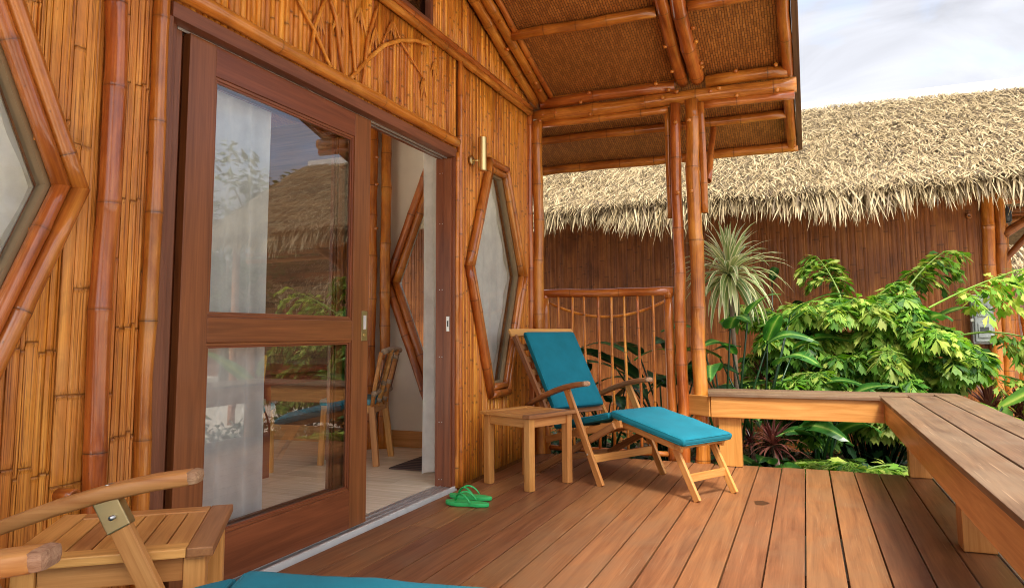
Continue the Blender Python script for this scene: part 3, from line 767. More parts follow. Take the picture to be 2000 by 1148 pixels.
for (ya, yb) in ((3.04, YE + .03), (3.04, YE2 - .03)):
    bar('fascia', (XO - .006, ya, zc(ya) + .01), (XO - .006, yb, (3.085 - .303 * (yb - 5.83)) + .01 if yb > 3.04 else 3.085 + .303 * (yb - .25) + .01), .046, .15, MAT['fascia_wood'], rf)
def purl(y, r, x0, x1, drop=None, name='purlin', **k):
    d = r + .006 if drop is None else drop
    bamboo(name, (x0, y, zc(y) - d), (x1, y, zc(y) - d), r, rf, **k)
XI = W + .17
for y in (4.02, 4.97):
    purl(y, .040, XI, -.89); purl(y, .040, -.665, XO - .10)
purl(6.42, .040, W - .5, -.80); purl(6.42, .040, -.80, XO - .10)
purl(YE - .03, .044, W - .6, XO - .02, drop=.052)
for y in (2.1, 1.1, -.3): purl(y, .04, XI, XO - .1)
# the beam at y = 5.83
BY = 5.83
bamboo('beam_pole', (W + .02, BY, 2.915), (XO - .012, BY, 2.915), .061, rf, node=.45)
bamboo('beam_pole', (W + .10, BY - .02, 3.022), (-.905, BY - .02, 3.022), .047, rf, node=.5)
bamboo('beam_pole', (-.655, BY - .02, 3.022), (XO - .075, BY - .02, 3.022), .050, rf, node=.5)
bamboo('beam_pole', (W + .12, BY + .03, 3.075), (-.90, BY + .03, 3.075), .035, rf, node=.5)
bamboo('beam_pole', (-.66, BY + .03, 3.075), (XO - .11, BY + .03, 3.075), .035, rf, node=.5)
bamboo('beam_pole', (W + .09, BY - .01, 2.832), (-.965, BY - .01, 2.832), .031, rf, node=.4)
bamboo('beam_pole', (-.70, BY - .01, 2.832), (XO - .03, BY - .01, 2.832), .033, rf, node=.4)
bamboo('beam_pole', (W + .02, .25, 2.915), (XO - .012, .25, 2.915), .061, rf, node=.45)
# porch posts with their short side poles and brace
for (x, y, r, z1) in ((-.913, BY - .03, .044, 2.865), (-.775, BY - .04, .055, 2.88)):
    bamboo('porch_post', (x, y, GZ - .02), (x, y, z1), r, cot, MAT['bamboo'], node=.42, n=18, wob=.12)
bamboo('post_side_pole', (-.978, BY - .0, 1.93), (-.978, BY - .0, 2.83), .024, cot, node=.4)
bamboo('post_side_pole', (-.700, BY - .03, 1.95), (-.700, BY - .03, 2.85), .028, cot, node=.4)
bamboo('post_brace', (-.675, BY + .05, 2.22), (-.675, 6.45, 2.82), .028, cot, node=.35)
for (x, r) in ((-.913, .044), (-.775, .055)): bamboo('porch_post', (x, .28, GZ - .02), (x, .28, 2.88), r, cot, node=.42)
# wooden pegs on the joints
pegm = lathe_me([(.015, 0), (.0175, .008), (.0145, .017), (.005, .022)], 12); smooth_auto(pegm)
pegs = []
for (x, z) in ((W + .10, 2.86), (-1.62, 3.045), (-1.70, 2.975), (-1.93, 2.915), (-1.62, 2.86), (-1.0, 2.92), (-.95, 2.98), (-1.05, 3.045), (-.885, 2.955), (-.62, 2.925), (-.55, 2.94), (-.42, 2.862), (-.42, 3.06), (-.12, 2.865), (-.12, 3.065), (-2.05, 2.91)):
    pegs.append((x, BY - .06 if z < 2.99 else BY - .07, z))
for (x, y, z) in ((-.90, BY - .075, 2.12), (-.79, BY - .095, 2.12), (-.90, BY - .075, 2.70), (-.79, BY - .095, 2.70)): pegs.append((x, y, z))
for (x, y, z) in pegs: link('peg', pegm, MAT['bamboo_amber'], cot, mw=Matrix.Translation((x, y, z)) @ Matrix.Rotation(R(90), 4, 'X'))
for (x, y) in ((W + .165, 5.5), (W + .165, 5.35), (W + .09, 5.05), (W + .165, 4.75), (W + .09, 4.5), (W + .165, 5.6), (-.66, 5.15), (-.66, 5.3), (-.66, 5.6), (-.66, 5.55), (-.89, 5.3), (-.89, 5.6)):
    link('peg', pegm, MAT['bamboo_amber'], cot, mw=Matrix.Translation((x, y, zc(y) - .075)) @ Matrix.Rotation(R(180), 4, 'X'))
# ================================================================== PORCH THINGS
# bamboo railing between the wall corner and the post
rl = empty('bamboo_railing', (-1.53, BY, 0), label='bamboo railing with thin upright rods and sagging cane behind the far deck chair', cat='railing')
ring_y = [(-2.068, .045), (-1.008, .045), (-1.008, 1.345), (-2.068, 1.345)]
pts = [Vector((x, BY, z)) for x, z in ring_y]
def seg_m(i, r, mat, nm):
    n = len(pts); a, b_ = pts[i], pts[(i + 1) % n]; d = (b_ - a).normalized(); d0 = (a - pts[i - 1]).normalized(); d1 = (pts[(i + 2) % n] - b_).normalized()
    mitre_pole(a, b_, r, (d + d0).normalized(), (d + d1).normalized(), rl, mat, nm, node=.5)
pts[0].z = -.03; pts[1].z = -.03
bamboo('railing_post', (-1.008, BY, -.03), (-1.008, BY, 1.30), .039, rl, node=.45); bamboo('railing_post', (-2.068, BY, -.03), (-2.068, BY, 1.30), .036, rl, node=.45)
link('corner_joint', tube_me([(-1.008, BY, 1.28), (-1.008, BY, 1.345)], .039, 14), MAT['bamboo'], rl); link('corner_joint', tube_me([(-2.068, BY, 1.28), (-2.068, BY, 1.345)], .036, 14), MAT['bamboo'], rl)
bamboo('top_rail', (-2.108, BY, 1.342), (-.966, BY, 1.335), .036, rl, node=.55)
bamboo('bottom_rail', (-2.04, BY, .045), (-1.04, BY, .045), .022, rl, node=.4)
for x in (-1.942, -1.827, -1.714, -1.598, -1.48, -1.368, -1.253, -1.139):
    bamboo('baluster', (x, BY - .005, .055), (x + rnd.uniform(-.006, .006), BY - .005, 1.318), .0125, rl, MAT['bamboo_amber'], node=.33, n=10, wob=.3, taper=.15)
cp = [(-2.03 + 1.0 * t_, BY + .014, 1.262 - .125 * (1 - (2 * t_ - 1) ** 2)) for t_ in [i / 24 for i in range(25)]]
link('curved_cane', tube_me(cp, .0125, 10), MAT['bamboo_amber'], rl)

# corner bench
bn = empty('deck_bench', (.2, 5.4, 0), label='L-shaped timber bench with plank top along the deck edge', cat='bench')
ZS = .545; TB = .024
xs = [(.468, .648), (.657, .832), (.841, 1.005)]
for i, (a, b_) in enumerate(xs): abox('seat_board', a, b_, -1.5, 5.66 + (.0 if i == 0 else .0) + (i * .168 if i else 0), ZS - TB, ZS + (.0006 * i), MAT['bench_top_wood'], bn, b=.004)
for i, (a, b_) in enumerate(((5.632, 5.80), (5.809, 5.975), (5.984, 6.145))):
    abox('seat_board', -.70 - .075 * i, (.4655, .6545, .8385)[i] if i == 0 else (.6545 + (.0), .8385)[i - 1] if i < 2 else 1.005, a if i else a, b_, ZS - TB - .0004, ZS - .0006, MAT['bench_top_wood'], bn, b=.004)
abox('apron', .488, .520, -1.5, 4.02, ZS - TB - .155, ZS - TB - .001, MAT['bench_apron_wood'], bn, b=.003); abox('apron', .488, .520, 4.0215, 5.648, ZS - TB - .155, ZS - TB - .001, MAT['bench_apron_wood'], bn, b=.003)
abox('apron', -.684, .4865, 5.650, 5.682, ZS - TB - .155, ZS - TB - .001, MAT['bench_apron_wood'], bn, b=.003)
bar('apron', (-.688, 5.666, ZS - TB - .078), (-.86, 5.80, ZS - TB - .078), .030, .154, MAT['bench_apron_wood'], bn)
abox('apron', -.85, 1.0, 6.10, 6.13, ZS - TB - .15, ZS - TB - .002, MAT['bench_apron_wood'], bn); abox('apron', .965, .995, -1.5, 6.09, ZS - TB - .15, ZS - TB - .002, MAT['bench_apron_wood'], bn)
for (x0, x1, y0, y1) in ((-.637, -.474, 5.690, 5.778), (.625, .760, 5.69, 5.80), (.625, .759, 3.893, 4.03), (.625, .759, 1.9, 2.03)):
    abox('bench_post', x0, x1, y0, y1, .003, ZS - TB - .002, MAT['bench_apron_wood'], bn, b=.004)
for y in (4.2, 2.2, 5.3): abox('cross_bearer', .521, .964, y, y + .05, ZS - TB - .10, ZS - TB - .002, MAT['bench_apron_wood'], bn)

# ------------------------------------------------ steamer deck chairs
def cushion_me(lx, ly, t, seed=0, n=18, m=14, b=.016):
    """boxed cushion: soft edges, a little puffed, slightly uneven; local X long, Z up, origin at centre"""
    g = random.Random(seed); o3 = Vector((g.uniform(0, 50), g.uniform(0, 50), 0)); mb = MB(); idx = {}
    def rc(i, k, L):     # rounded coordinates towards the edge
        u = i / k; return u
    us = [0, .006, .02, .05] + [.05 + .9 * i / n for i in range(1, n)] + [.95, .98, .994, 1]
    vs = [0, .006, .02, .05] + [.05 + .9 * i / m for i in range(1, m)] + [.95, .98, .994, 1]
    def edge(u, L):
        d = min(u, 1 - u) * L
        return 1.0 if d > b else math.sqrt(max(0, 1 - ((b - d) / b) ** 2))
    for s in (1, -1):
        for i, u in enumerate(us):
            for j, v_ in enumerate(vs):
                e = min(edge(u, lx), edge(v_, ly)); x = (u - .5) * lx; y = (v_ - .5) * ly
                puff = .006 * (1 - (2 * u - 1) ** 6) * (1 - (2 * v_ - 1) ** 6)
                z = s * ((t / 2 - b) + b * e + puff) + (.005 * noise.noise(Vector((x * 5, y * 5, s)) + o3) + .003 * noise.noise(Vector((x * 14, y * 5, s)) + o3)) * e
                mb.v.append((x, y, z)); mb.a.append(0)
        base = 0 if s == 1 else len(us) * len(vs)
        for i in range(len(us) - 1):
            for j in range(len(vs) - 1):
                a = base + i * len(vs) + j; q = (a, a + len(vs), a + len(vs) + 1, a + 1)
                mb.f.append(q if s == 1 else tuple(reversed(q)))
    nv = len(vs); nu = len(us); off = nu * nv
    rim = [(i, 0) for i in range(nu)] + [(nu - 1, j) for j in range(1, nv)] + [(i, nv - 1) for i in range(nu - 2, -1, -1)] + [(0, j) for j in range(nv - 2, 0, -1)]
    for (i, j), (i2, j2) in zip(rim, rim[1:] + rim[:1]):
        a = i * nv + j; b2 = i2 * nv + j2; mb.f.append((a, a + off, b2 + off, b2))
    return mesh('cushion', mb.v, mb.f, True)
def lbar(name, p0, p1, wid, thick, mat, parent, **k): return bar(name, p0, p1, wid, thick, MAT[mat], parent, local=True, **k)
def cushion_between(name, a, b_, wid, t, parent, seed, lift):
    """cushion whose underside lies on the line a-b in the (x,z) plane of the chair"""
    a = Vector((a[0], 0, a[1])); b_ = Vector((b_[0], 0, b_[1])); x = (b_ - a).normalized(); y = Vector((0, 1, 0)); z = x.cross(y)
    if z.z < 0: z = -z; y = -y
    c = (a + b_) / 2 + z * (t / 2 + lift)
    mw = Matrix(((x.x, y.x, z.x, c.x), (x.y, y.y, z.y, c.y), (x.z, y.z, z.z, c.z), (0, 0, 0, 1)))
    o = link(name, cushion_me((b_ - a).length, wid, t, seed), MAT['cushion_blue'], parent, True, mw=mw)
    lx, ly = (b_ - a).length / 2 - .006, wid / 2 - .006
    for zz in (t / 2 - .008, -t / 2 + .008):
        loop = [(lx, -ly + .02, zz), (lx, ly - .02, zz), (lx - .02, ly, zz), (-lx + .02, ly, zz), (-lx, ly - .02, zz), (-lx, -ly + .02, zz), (-lx + .02, -ly, zz), (lx - .02, -ly, zz), (lx, -ly + .02, zz)]
        pts_ = []
        for p_, q_ in zip(loop[:-1], loop[1:]):
            for k_ in range(4): pts_.append(Vector(p_).lerp(Vector(q_), k_ / 4) * (1 + .006) + Vector((0, 0, zz * .02)))
        pts_.append(pts_[0]); link('piping', tube_me(pts_, .0042, 6, False), MAT['cushion_blue'], o, True)
    return o
def arm_me():
    # curved, rounded armrest swept along x, profile a stadium
    path = [(-.74, .470), (-.66, .507), (-.54, .556), (-.42, .597), (-.30, .630), (-.20, .650), (-.12, .660), (-.098, .661)]
    wd = [.044, .052, .060, .066, .070, .072, .066, .040]; th = [.028, .032, .035, .037, .038, .038, .036, .022]; mb = MB(); n = 16
    for k_, (u, z) in enumerate(path):
        d = Vector((path[min(k_ + 1, 7)][0] - path[max(k_ - 1, 0)][0], 0, path[min(k_ + 1, 7)][1] - path[max(k_ - 1, 0)][1])).normalized(); up_ = Vector((-d.z, 0, d.x))
        for i in range(n):
            t_ = 2 * math.pi * i / n; cx_ = abs(math.cos(t_)) ** .5 * math.copysign(1, math.cos(t_)); sx_ = abs(math.sin(t_)) ** .5 * math.copysign(1, math.sin(t_))
            p = Vector((u, 0, z)) + Vector((0, 1, 0)) * cx_ * wd[k_] / 2 + up_ * sx_ * th[k_] / 2; mb.v.append(p); mb.a.append(0)
    for k_ in range(len(path) - 1):
        for i in range(n): a = k_ * n + i; b_ = k_ * n + (i + 1) % n; mb.f.append((a, a + n, b_ + n, b_))
    mb.f.append(tuple(range(n))); mb.f.append(tuple(reversed([(len(path) - 1) * n + i for i in range(n)])))
    return mesh('arm', mb.v, mb.f, True)
def steamer(loc, rz, label, bracket, fd=0.0, fe=0.0, armm='teak_dark'):
    c = empty('deck_chair', loc, rz, label, 'deck chair', 'teak deck chairs with blue cushions')
    am = arm_me()
    for s in (-1, 1):
        lbar('front_leg', (.008, s * .312, .012), (-.315, s * .312, .628), .024, .050, 'teak', c, upv=(1, 0, 0), ext=.012)
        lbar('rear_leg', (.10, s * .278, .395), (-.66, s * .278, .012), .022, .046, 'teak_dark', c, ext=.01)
        lbar('seat_rail', (.145, s * .250, .412), (-.60, s * .250, .235), .024, .046, 'teak', c)
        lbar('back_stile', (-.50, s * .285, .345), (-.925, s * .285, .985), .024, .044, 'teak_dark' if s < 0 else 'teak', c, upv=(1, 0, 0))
        o = link('armrest', am, MAT[armm], c, True, loc=(0, s * .318, 0))
        lbar('arm_cap', (-.125, s * .318, .6612), (-.093, s * .318, .6618), .0640, .0345, 'teak_end', c, b=.015)
        if bracket:
            lbar('bracket', (-.272, s * .312, .545), (-.318, s * .312, .633), .032, .058, 'brass_old', c, upv=(1, 0, 0), b=.003)
            link('bolt', tube_me([(-.285, s * .312 - .03, .575), (-.285, s * .312 + .03, .575)], .006, 8), MAT['steel'], c, True)
            lbar('pivot', (-.30, s * .312 - .014, .640), (-.30, s * .312 + .014, .640), .02, .02, 'steel', c)
        else:
            link('bolt', tube_me([(-.10, s * .312 - .018, .195), (-.10, s * .312 + .018, .195)], .007, 8), MAT['steel'], c, True)
        lbar('footrest_rail', (.04, s * .205, .425 - fd), (.60, s * .205, .300 - fe), .022, .042, 'teak', c)
        lbar('footrest_leg', (.535, s * .185, .285 - fe), (.684, s * .185, .010), .022, .044, 'teak', c, upv=(1, 0, 0), ext=.008)
    lbar('stretcher', (-.085, -.30, .165), (-.085, .30, .165), .022, .052, 'teak', c)
    lbar('stretcher', (-.185, -.30, .345), (-.185, .30, .345), .022, .048, 'teak', c)
    lbar('stretcher', (-.50, -.27, .105), (-.50, .27, .105), .022, .045, 'teak_dark', c)
    lbar('footrest_stretcher', (.622, -.175, .128), (.622, .175, .128), .018, .048, 'teak', c)
    lbar('footrest_end', (.575, -.225, .312 - fe), (.575, .225, .312 - fe), .050, .030, 'teak', c, upv=(-.2, 0, 1))
    for i in range(6):
        k_ = (i + .4) / 6; lbar('seat_slat', (.12 - .66 * k_, -.235, .428 - .157 * k_), (.12 - .66 * k_, .235, .428 - .157 * k_), .06, .012, 'teak', c)
    for i in range(6):
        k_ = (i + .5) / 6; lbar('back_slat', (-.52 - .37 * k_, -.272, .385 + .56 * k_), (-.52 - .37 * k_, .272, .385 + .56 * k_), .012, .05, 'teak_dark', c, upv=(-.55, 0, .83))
    for i in range(5):
        k_ = (i + .3) / 5; lbar('footrest_slat', (.07 + .5 * k_, -.193, .436 - fd - (.112 - fd + fe) * k_), (.07 + .5 * k_, .193, .436 - fd - (.112 - fd + fe) * k_), .06, .012, 'teak', c)
    lbar('top_rail', (-.932, -.332, 1.008), (-.932, .332, 1.008), .026, .066, 'teak', c, upv=(-.55, 0, .83), b=.012)
    cushion_between('back_cushion', (-.555, .435), (-.885, .985), .505, .045, c, 3, .018)
    cushion_between('seat_cushion', (-.515, .300 - fd), (.030, .422 - fd), .49, .045, c, 4, .010)
    cushion_between('footrest_cushion', (.035, .432 - fd), (.632, .306 - fe), .485, .048, c, 5, .012)
    return c
steamer((-1.138, 4.949, .0), math.atan2(-.494, .869), 'teak deck chair with blue cushions in the far corner by the bamboo railing', False)
steamer((-1.15, 1.12, .0), math.atan2(.444, .896), 'nearest teak deck chair, only an arm and footrest cushion in the foreground', True, .026, -.040, 'teak')

# ------------------------------------------------ side tables
def side_table(loc, rz, label):
    t_ = empty('side_table', loc, rz, label, 'table', 'small teak side tables'); S = .464; H = .482; h = S / 2; w = .062
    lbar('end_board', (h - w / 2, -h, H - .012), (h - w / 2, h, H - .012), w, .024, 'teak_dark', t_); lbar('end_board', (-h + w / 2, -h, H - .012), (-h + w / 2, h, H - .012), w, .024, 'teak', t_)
    lbar('side_board', (-h + w + .001, -h + w / 2, H - .0125), (h - w - .001, -h + w / 2, H - .0125), w - .002, .023, 'teak', t_); lbar('side_board', (-h + w + .001, h - w / 2, H - .0125), (h - w - .001, h - w / 2, H - .0125), w - .002, .023, 'teak', t_)
    n = 6; L = S - 2 * w; p = L / n
    for i in range(n):
        x = -L / 2 + p * (i + .5); lbar('slat', (x, -h + w + .002, H - .0135), (x, h - w - .002, H - .0135), p - .005, .02, 'teak', t_, b=.002)
    q = h - .045
    for sx in (-1, 1):
        for sy in (-1, 1):
            lbar('leg', (sx * q, sy * q, 0), (sx * q, sy * q, H - .026), .052, .052, 'teak', t_, upv=(1, 0, 0), b=.006)
        lbar('apron', (sx * (q + .006), -q + .027, H - .056), (sx * (q + .006), q - .027, H - .056), .02, .058, 'teak', t_)
        lbar('apron', (-q + .027, sx * (q + .006), H - .056), (q - .027, sx * (q + .006), H - .056), .02, .058, 'teak', t_)
    return t_
side_table((-1.775, 4.625, 0.0), math.atan2(-.378, .926), 'small square teak side table beside the far deck chair')
side_table((-1.708, 1.46, 0.0), math.atan2(.61, .79), 'small teak side table at the near left with slatted top')

# ------------------------------------------------ flip flops
def flip(toe, heel, label, side):
    a = Vector(toe); b_ = Vector(heel); d = (a - b_); L = d.length; rz = math.atan2(d.y, d.x)
    f = empty('flip_flop', ((a.x + b_.x) / 2, (a.y + b_.y) / 2, .003), rz, label, 'flip flop', 'green flip flops'); mb = MB(); k = 36; out_ = []
    for i in range(k):
        t_ = 2 * math.pi * i / k; u = math.cos(t_); wv = .052 * (1 + .16 * u) * (1 - .28 * math.exp(-((u + .15) / .28) ** 2) * .8)
        out_.append((u * L / 2, math.sin(t_) * wv * .92 + side * .006 * u))
    for z in (0, .004, .010, .016, .020): mb.v += [(x * (1 if 0 < z < .02 else .985), y * (1 if 0 < z < .02 else .97), z + .006 * max(0, x / (L / 2) - .55)) for x, y in out_]; mb.a += [0] * k
    for j in range(4):
        for i in range(k): a_ = j * k + i; c_ = j * k + (i + 1) % k; mb.f.append((a_, c_, c_ + k, a_ + k))
    mb.f.append(tuple(reversed(range(k)))); mb.f.append(tuple(4 * k + i for i in range(k)))
    link('sole', smooth_auto(mesh('sole', mb.v, mb.f)), MAT['flip_green'], f, True)
    for s in (-1, 1):
        pts_ = []
        for i in range(13):
            t_ = i / 12; x = L * .28 - t_ * L * .43; y = s * (.044 * math.sin(t_ * math.pi / 2) ** .8); z = .02 + .050 * math.sin(math.pi * t_ ** .8) ** .8 * (1 if t_ < 1 else 0)
            pts_.append((x, y, max(.016, z)))
        link('strap', tube_me(pts_, [.006 + .003 * math.sin(math.pi * i / 12) for i in range(13)], 8, squash=.6), MAT['flip_strap'], f, True)
    link('toe_plug', tube_me([(L * .28, 0, .012), (L * .275, 0, .026)], .005, 8), MAT['flip_strap'], f, True)
flip((-2.018, 3.895, 0), (-1.745, 3.900, 0), 'green rubber flip flop nearest the viewer beside the door track', 1)
flip((-2.075, 4.045, 0), (-1.795, 4.065, 0), 'green rubber flip flop lying behind the other, nearer the wall', -1)

# ------------------------------------------------ wall lamp
wl = empty('wall_lamp', (W + .01, 4.56, 2.27), label='brass tube lamp on the bamboo wall above the hexagon window', cat='lamp')
tm = smooth_auto(lathe_me([(.028, 0), (.0315, .003), (.0315, .245), (.028, .248)], 28)); link('lamp_tube', tm, MAT['brass'], wl, mw=Matrix.Translation((W + .078, 4.598, 2.165)))
bm_ = smooth_auto(lathe_me([(.036, 0), (.036, .014), (.030, .018)], 24)); link('wall_plate', bm_, MAT['brass_old'], wl, mw=Matrix.Translation((W + .004, 4.560, 2.24)) @ Matrix.Rotation(R(90), 4, 'Y'))
link('lamp_arm', tube_me([(W + .02, 4.562, 2.24), (W + .05, 4.575, 2.24), (W + .06, 4.59, 2.24)], .009, 10), MAT['brass'], wl)
# ================================================================== THE ROOM BEHIND THE DOOR
RX0 = -6.4; RY0, RY1 = .33, 5.66; IX = W - .135
mb = MB(); mb.box(RX0, IX, RY0, RY1, -.06, .001); rfl = tag(mb.build('room_floor', MAT['grout']), kind='structure')
TW, TL = .1778, .915; y = RY0; q = 0
while y < RY1 - .02:
    y1 = min(y + TW, RY1); x = IX - (.0, .305, .61)[q % 3] - (.0 if q % 3 else 0)
    cuts = [IX] + [IX - (TL * (i + (1, .333, .667)[q % 3])) for i in range(6)]
    for xa, xb in zip(cuts[:-1], cuts[1:]):
        xb = max(xb, RX0)
        if xa - xb > .05: abox('floor_tile', xb + .0012, xa - .0012, y + .0012, y1 - .0012, -.004, .006, MAT['floor_tile'], rfl, b=.0012)
    y += TW; q += 1
ch_x = -2.93
sw = MB()
for p in hex_polys(-3.75, IX, ch_x, 0.0, 3.1, mh=.50, th=.13, zt=2.42, zb=.52): ext_poly(sw, p, RY1, RY1 + .05, 'y')
mb = MB(); ext_poly(mb, [(RX0, 0), (-3.75, 0), (-3.75, 3.1), (RX0, 3.1)], RY1, RY1 + .05, 'y'); mb.build('dark_wall', MAT['fascia_wood'], cot)  # room's dimness put into this wall's dark colour, so door reflections show
sw.build('inner_wall', MAT['plaster_cream'], cot)
mb = MB()
for (xa, xb, za, zb) in ((RX0, -5.7, 0, 3.2), (-2.75, W - .02, 0, 3.2), (-5.7, -2.75, 2.25, 3.2)): mb.box(xa, xb, RY0 - .08, RY0 - .02, za, zb)   # wide unseen opening, added to brighten the room and curtains
mb.build('inner_wall', MAT['plaster_cream'], cot)
# unseen rear wall; its wide open gap is added to let in daylight
mb = MB()
for (a, b_, z0, z1) in ((RY0, 1.0, 0, 3.2), (5.0, RY1, 0, 3.2), (1.0, 5.0, 2.25, 3.2)): mb.box(RX0 - .08, RX0, a, b_, z0, z1)
mb.build('inner_wall', MAT['fascia_wood'], cot)
mb = MB()
mb.add([(RX0 - .1, RY0 - .1, 3.1), (IX - .0, RY0 - .1, 3.1), (IX - .0, 3.04, 3.65), (RX0 - .1, 3.04, 3.65)], [(0, 1, 2, 3)]); mb.add([(RX0 - .1, 3.04, 3.65), (IX, 3.04, 3.65), (IX, RY1 + .1, 3.1), (RX0 - .1, RY1 + .1, 3.1)], [(0, 1, 2, 3)])
mb.build('inner_ceiling', MAT['woven_mat'], cot)
# bamboo inside: post bundle, hexagon window frame, skirting
for (x, y, r) in ((-3.70, 5.52, .045), (-3.60, 5.47, .050), (-3.49, 5.53, .046), (-3.80, 5.50, .045), (-3.89, 5.55, .045)):
    bamboo('inner_post', (x, y, 0), (x, y, 3.05), r, cot, MAT['bamboo_amber'], node=.36)
bamboo('inner_post_tie', (-3.47, 5.42, .80), (-3.42, 5.56, .80), .02, cot)
for z in (2.35, 1.95, 2.6):
    for x in (-3.62, -3.52): link('peg', pegm, MAT['bamboo_amber'], cot, mw=Matrix.Translation((x, 5.43, z)) @ Matrix.Rotation(R(90), 4, 'X'))
hx = empty('hexagon_window', (ch_x, RY1, .5)); hx.parent = cot; hx.matrix_parent_inverse = parent_world(cot).inverted(); hx['label'] = 'hexagon window in the side wall, seen through the open door'
def hp(off, y): return [(ch_x - .13 - off * .55, y, .52 - off), (ch_x + .13 + off * .55, y, .52 - off), (ch_x + .5 + off * 1.06, y, ZM), (ch_x + .13 + off * .55, y, 2.42 + off), (ch_x - .13 - off * .55, y, 2.42 + off), (ch_x - .5 - off * 1.06, y, ZM)]
ring_poles(hp(.09, RY1 - .03), .040, hx, MAT['bamboo']); ring_poles(hp(.012, RY1 - .02), .036, hx, MAT['bamboo'])
mb = MB(); mb.add(hp(0, RY1 + .03), [tuple(range(6))]); mb.build('pane', MAT['glass_window'], hx)
abox('skirting', RX0, IX, RY1 - .02, RY1 - .002, .007, .15, MAT['teak'], cot)

# curtains: pleated sheets hung from the ceiling rail
def curtain(name, p0, p1, z0, z1, amp, waves, mat, label, seed):
    g = random.Random(seed); p0 = Vector(p0); p1 = Vector(p1); d = (p1 - p0); L = d.length; d.normalize(); nrm = Vector((-d.y, d.x, 0)); mb = MB(); nu = int(waves * 14); nz = 10; ph = g.uniform(0, 6)
    for j in range(nz + 1):
        k = j / nz
        for i in range(nu + 1):
            u = i / nu; f_ = math.sin(2 * math.pi * waves * u + ph + .6 * math.sin(5 * u + ph)) + .35 * math.sin(2 * math.pi * waves * 1.7 * u + 1.3 + .5 * k)
            q = p0 + d * (u * L + .012 * math.sin(3 * k + 9 * u)) + nrm * (amp * f_ * (.7 + .5 * (1 - k)))
            mb.v.append((q.x, q.y, z0 + (z1 - z0) * k)); mb.a.append(0)
    for j in range(nz):
        for i in range(nu): a = j * (nu + 1) + i; mb.f.append((a, a + 1, a + nu + 2, a + nu + 1))
    o = mb.build(name, MAT[mat], smooth=True); tag(o, label, 'curtain')
    return o
curtain('curtain', (W - .165, 2.02, 0), (W - .175, 2.70, 0), .03, 2.19, .013, 5, 'curtain_white', 'white sheer curtain behind the glass of the closed door leaf', 1)
curtain('curtain', (W - .30, 4.40, 0), (W - .20, 4.90, 0), .05, 2.35, .018, 4, 'curtain_white', 'grey white curtain gathered at the right edge of the doorway', 2)
curtain('curtain', (W - .105, 4.50, 0), (W - .105, 5.55, 0), .40, 2.40, .006, 8, 'curtain_cream', 'cream sheer curtain behind the narrow hexagon window', 3)
curtain('curtain', (W - .105, .45, 0), (W - .105, 1.56, 0), .40, 2.40, .006, 8, 'curtain_cream', 'pale sheer curtain behind the hexagon window at the left edge', 4)

# door mat
dm = MB(); dm.box(-.40, .40, -.27, .27, 0, .010)
m, t, b = base_mat('mat_weave'); wv = N(t, 'ShaderNodeTexWave', wave_type='BANDS', bands_direction='X'); wv.inputs['Scale'].default_value = 5; wv.inputs['Distortion'].default_value = 1.5
t.links.new(coords(t, (1, 1, 1), rand=False), wv.inputs[0]); t.links.new(ramp(t, wv.outputs['Fac'], [(.3, (.03, .018, .015)), (.7, (.12, .07, .055))]), b.inputs['Base Color']); b.inputs['Roughness'].default_value = .95
bump(t, b, wv.outputs['Fac'], .6, .01)
dmo = dm.build('door_mat', MAT['mat_weave'], loc=(-2.655, 5.10, .008)); dmo.rotation_euler = (0, 0, R(92)); tag(dmo, 'dark woven door mat on the pale floor inside the doorway', 'mat')

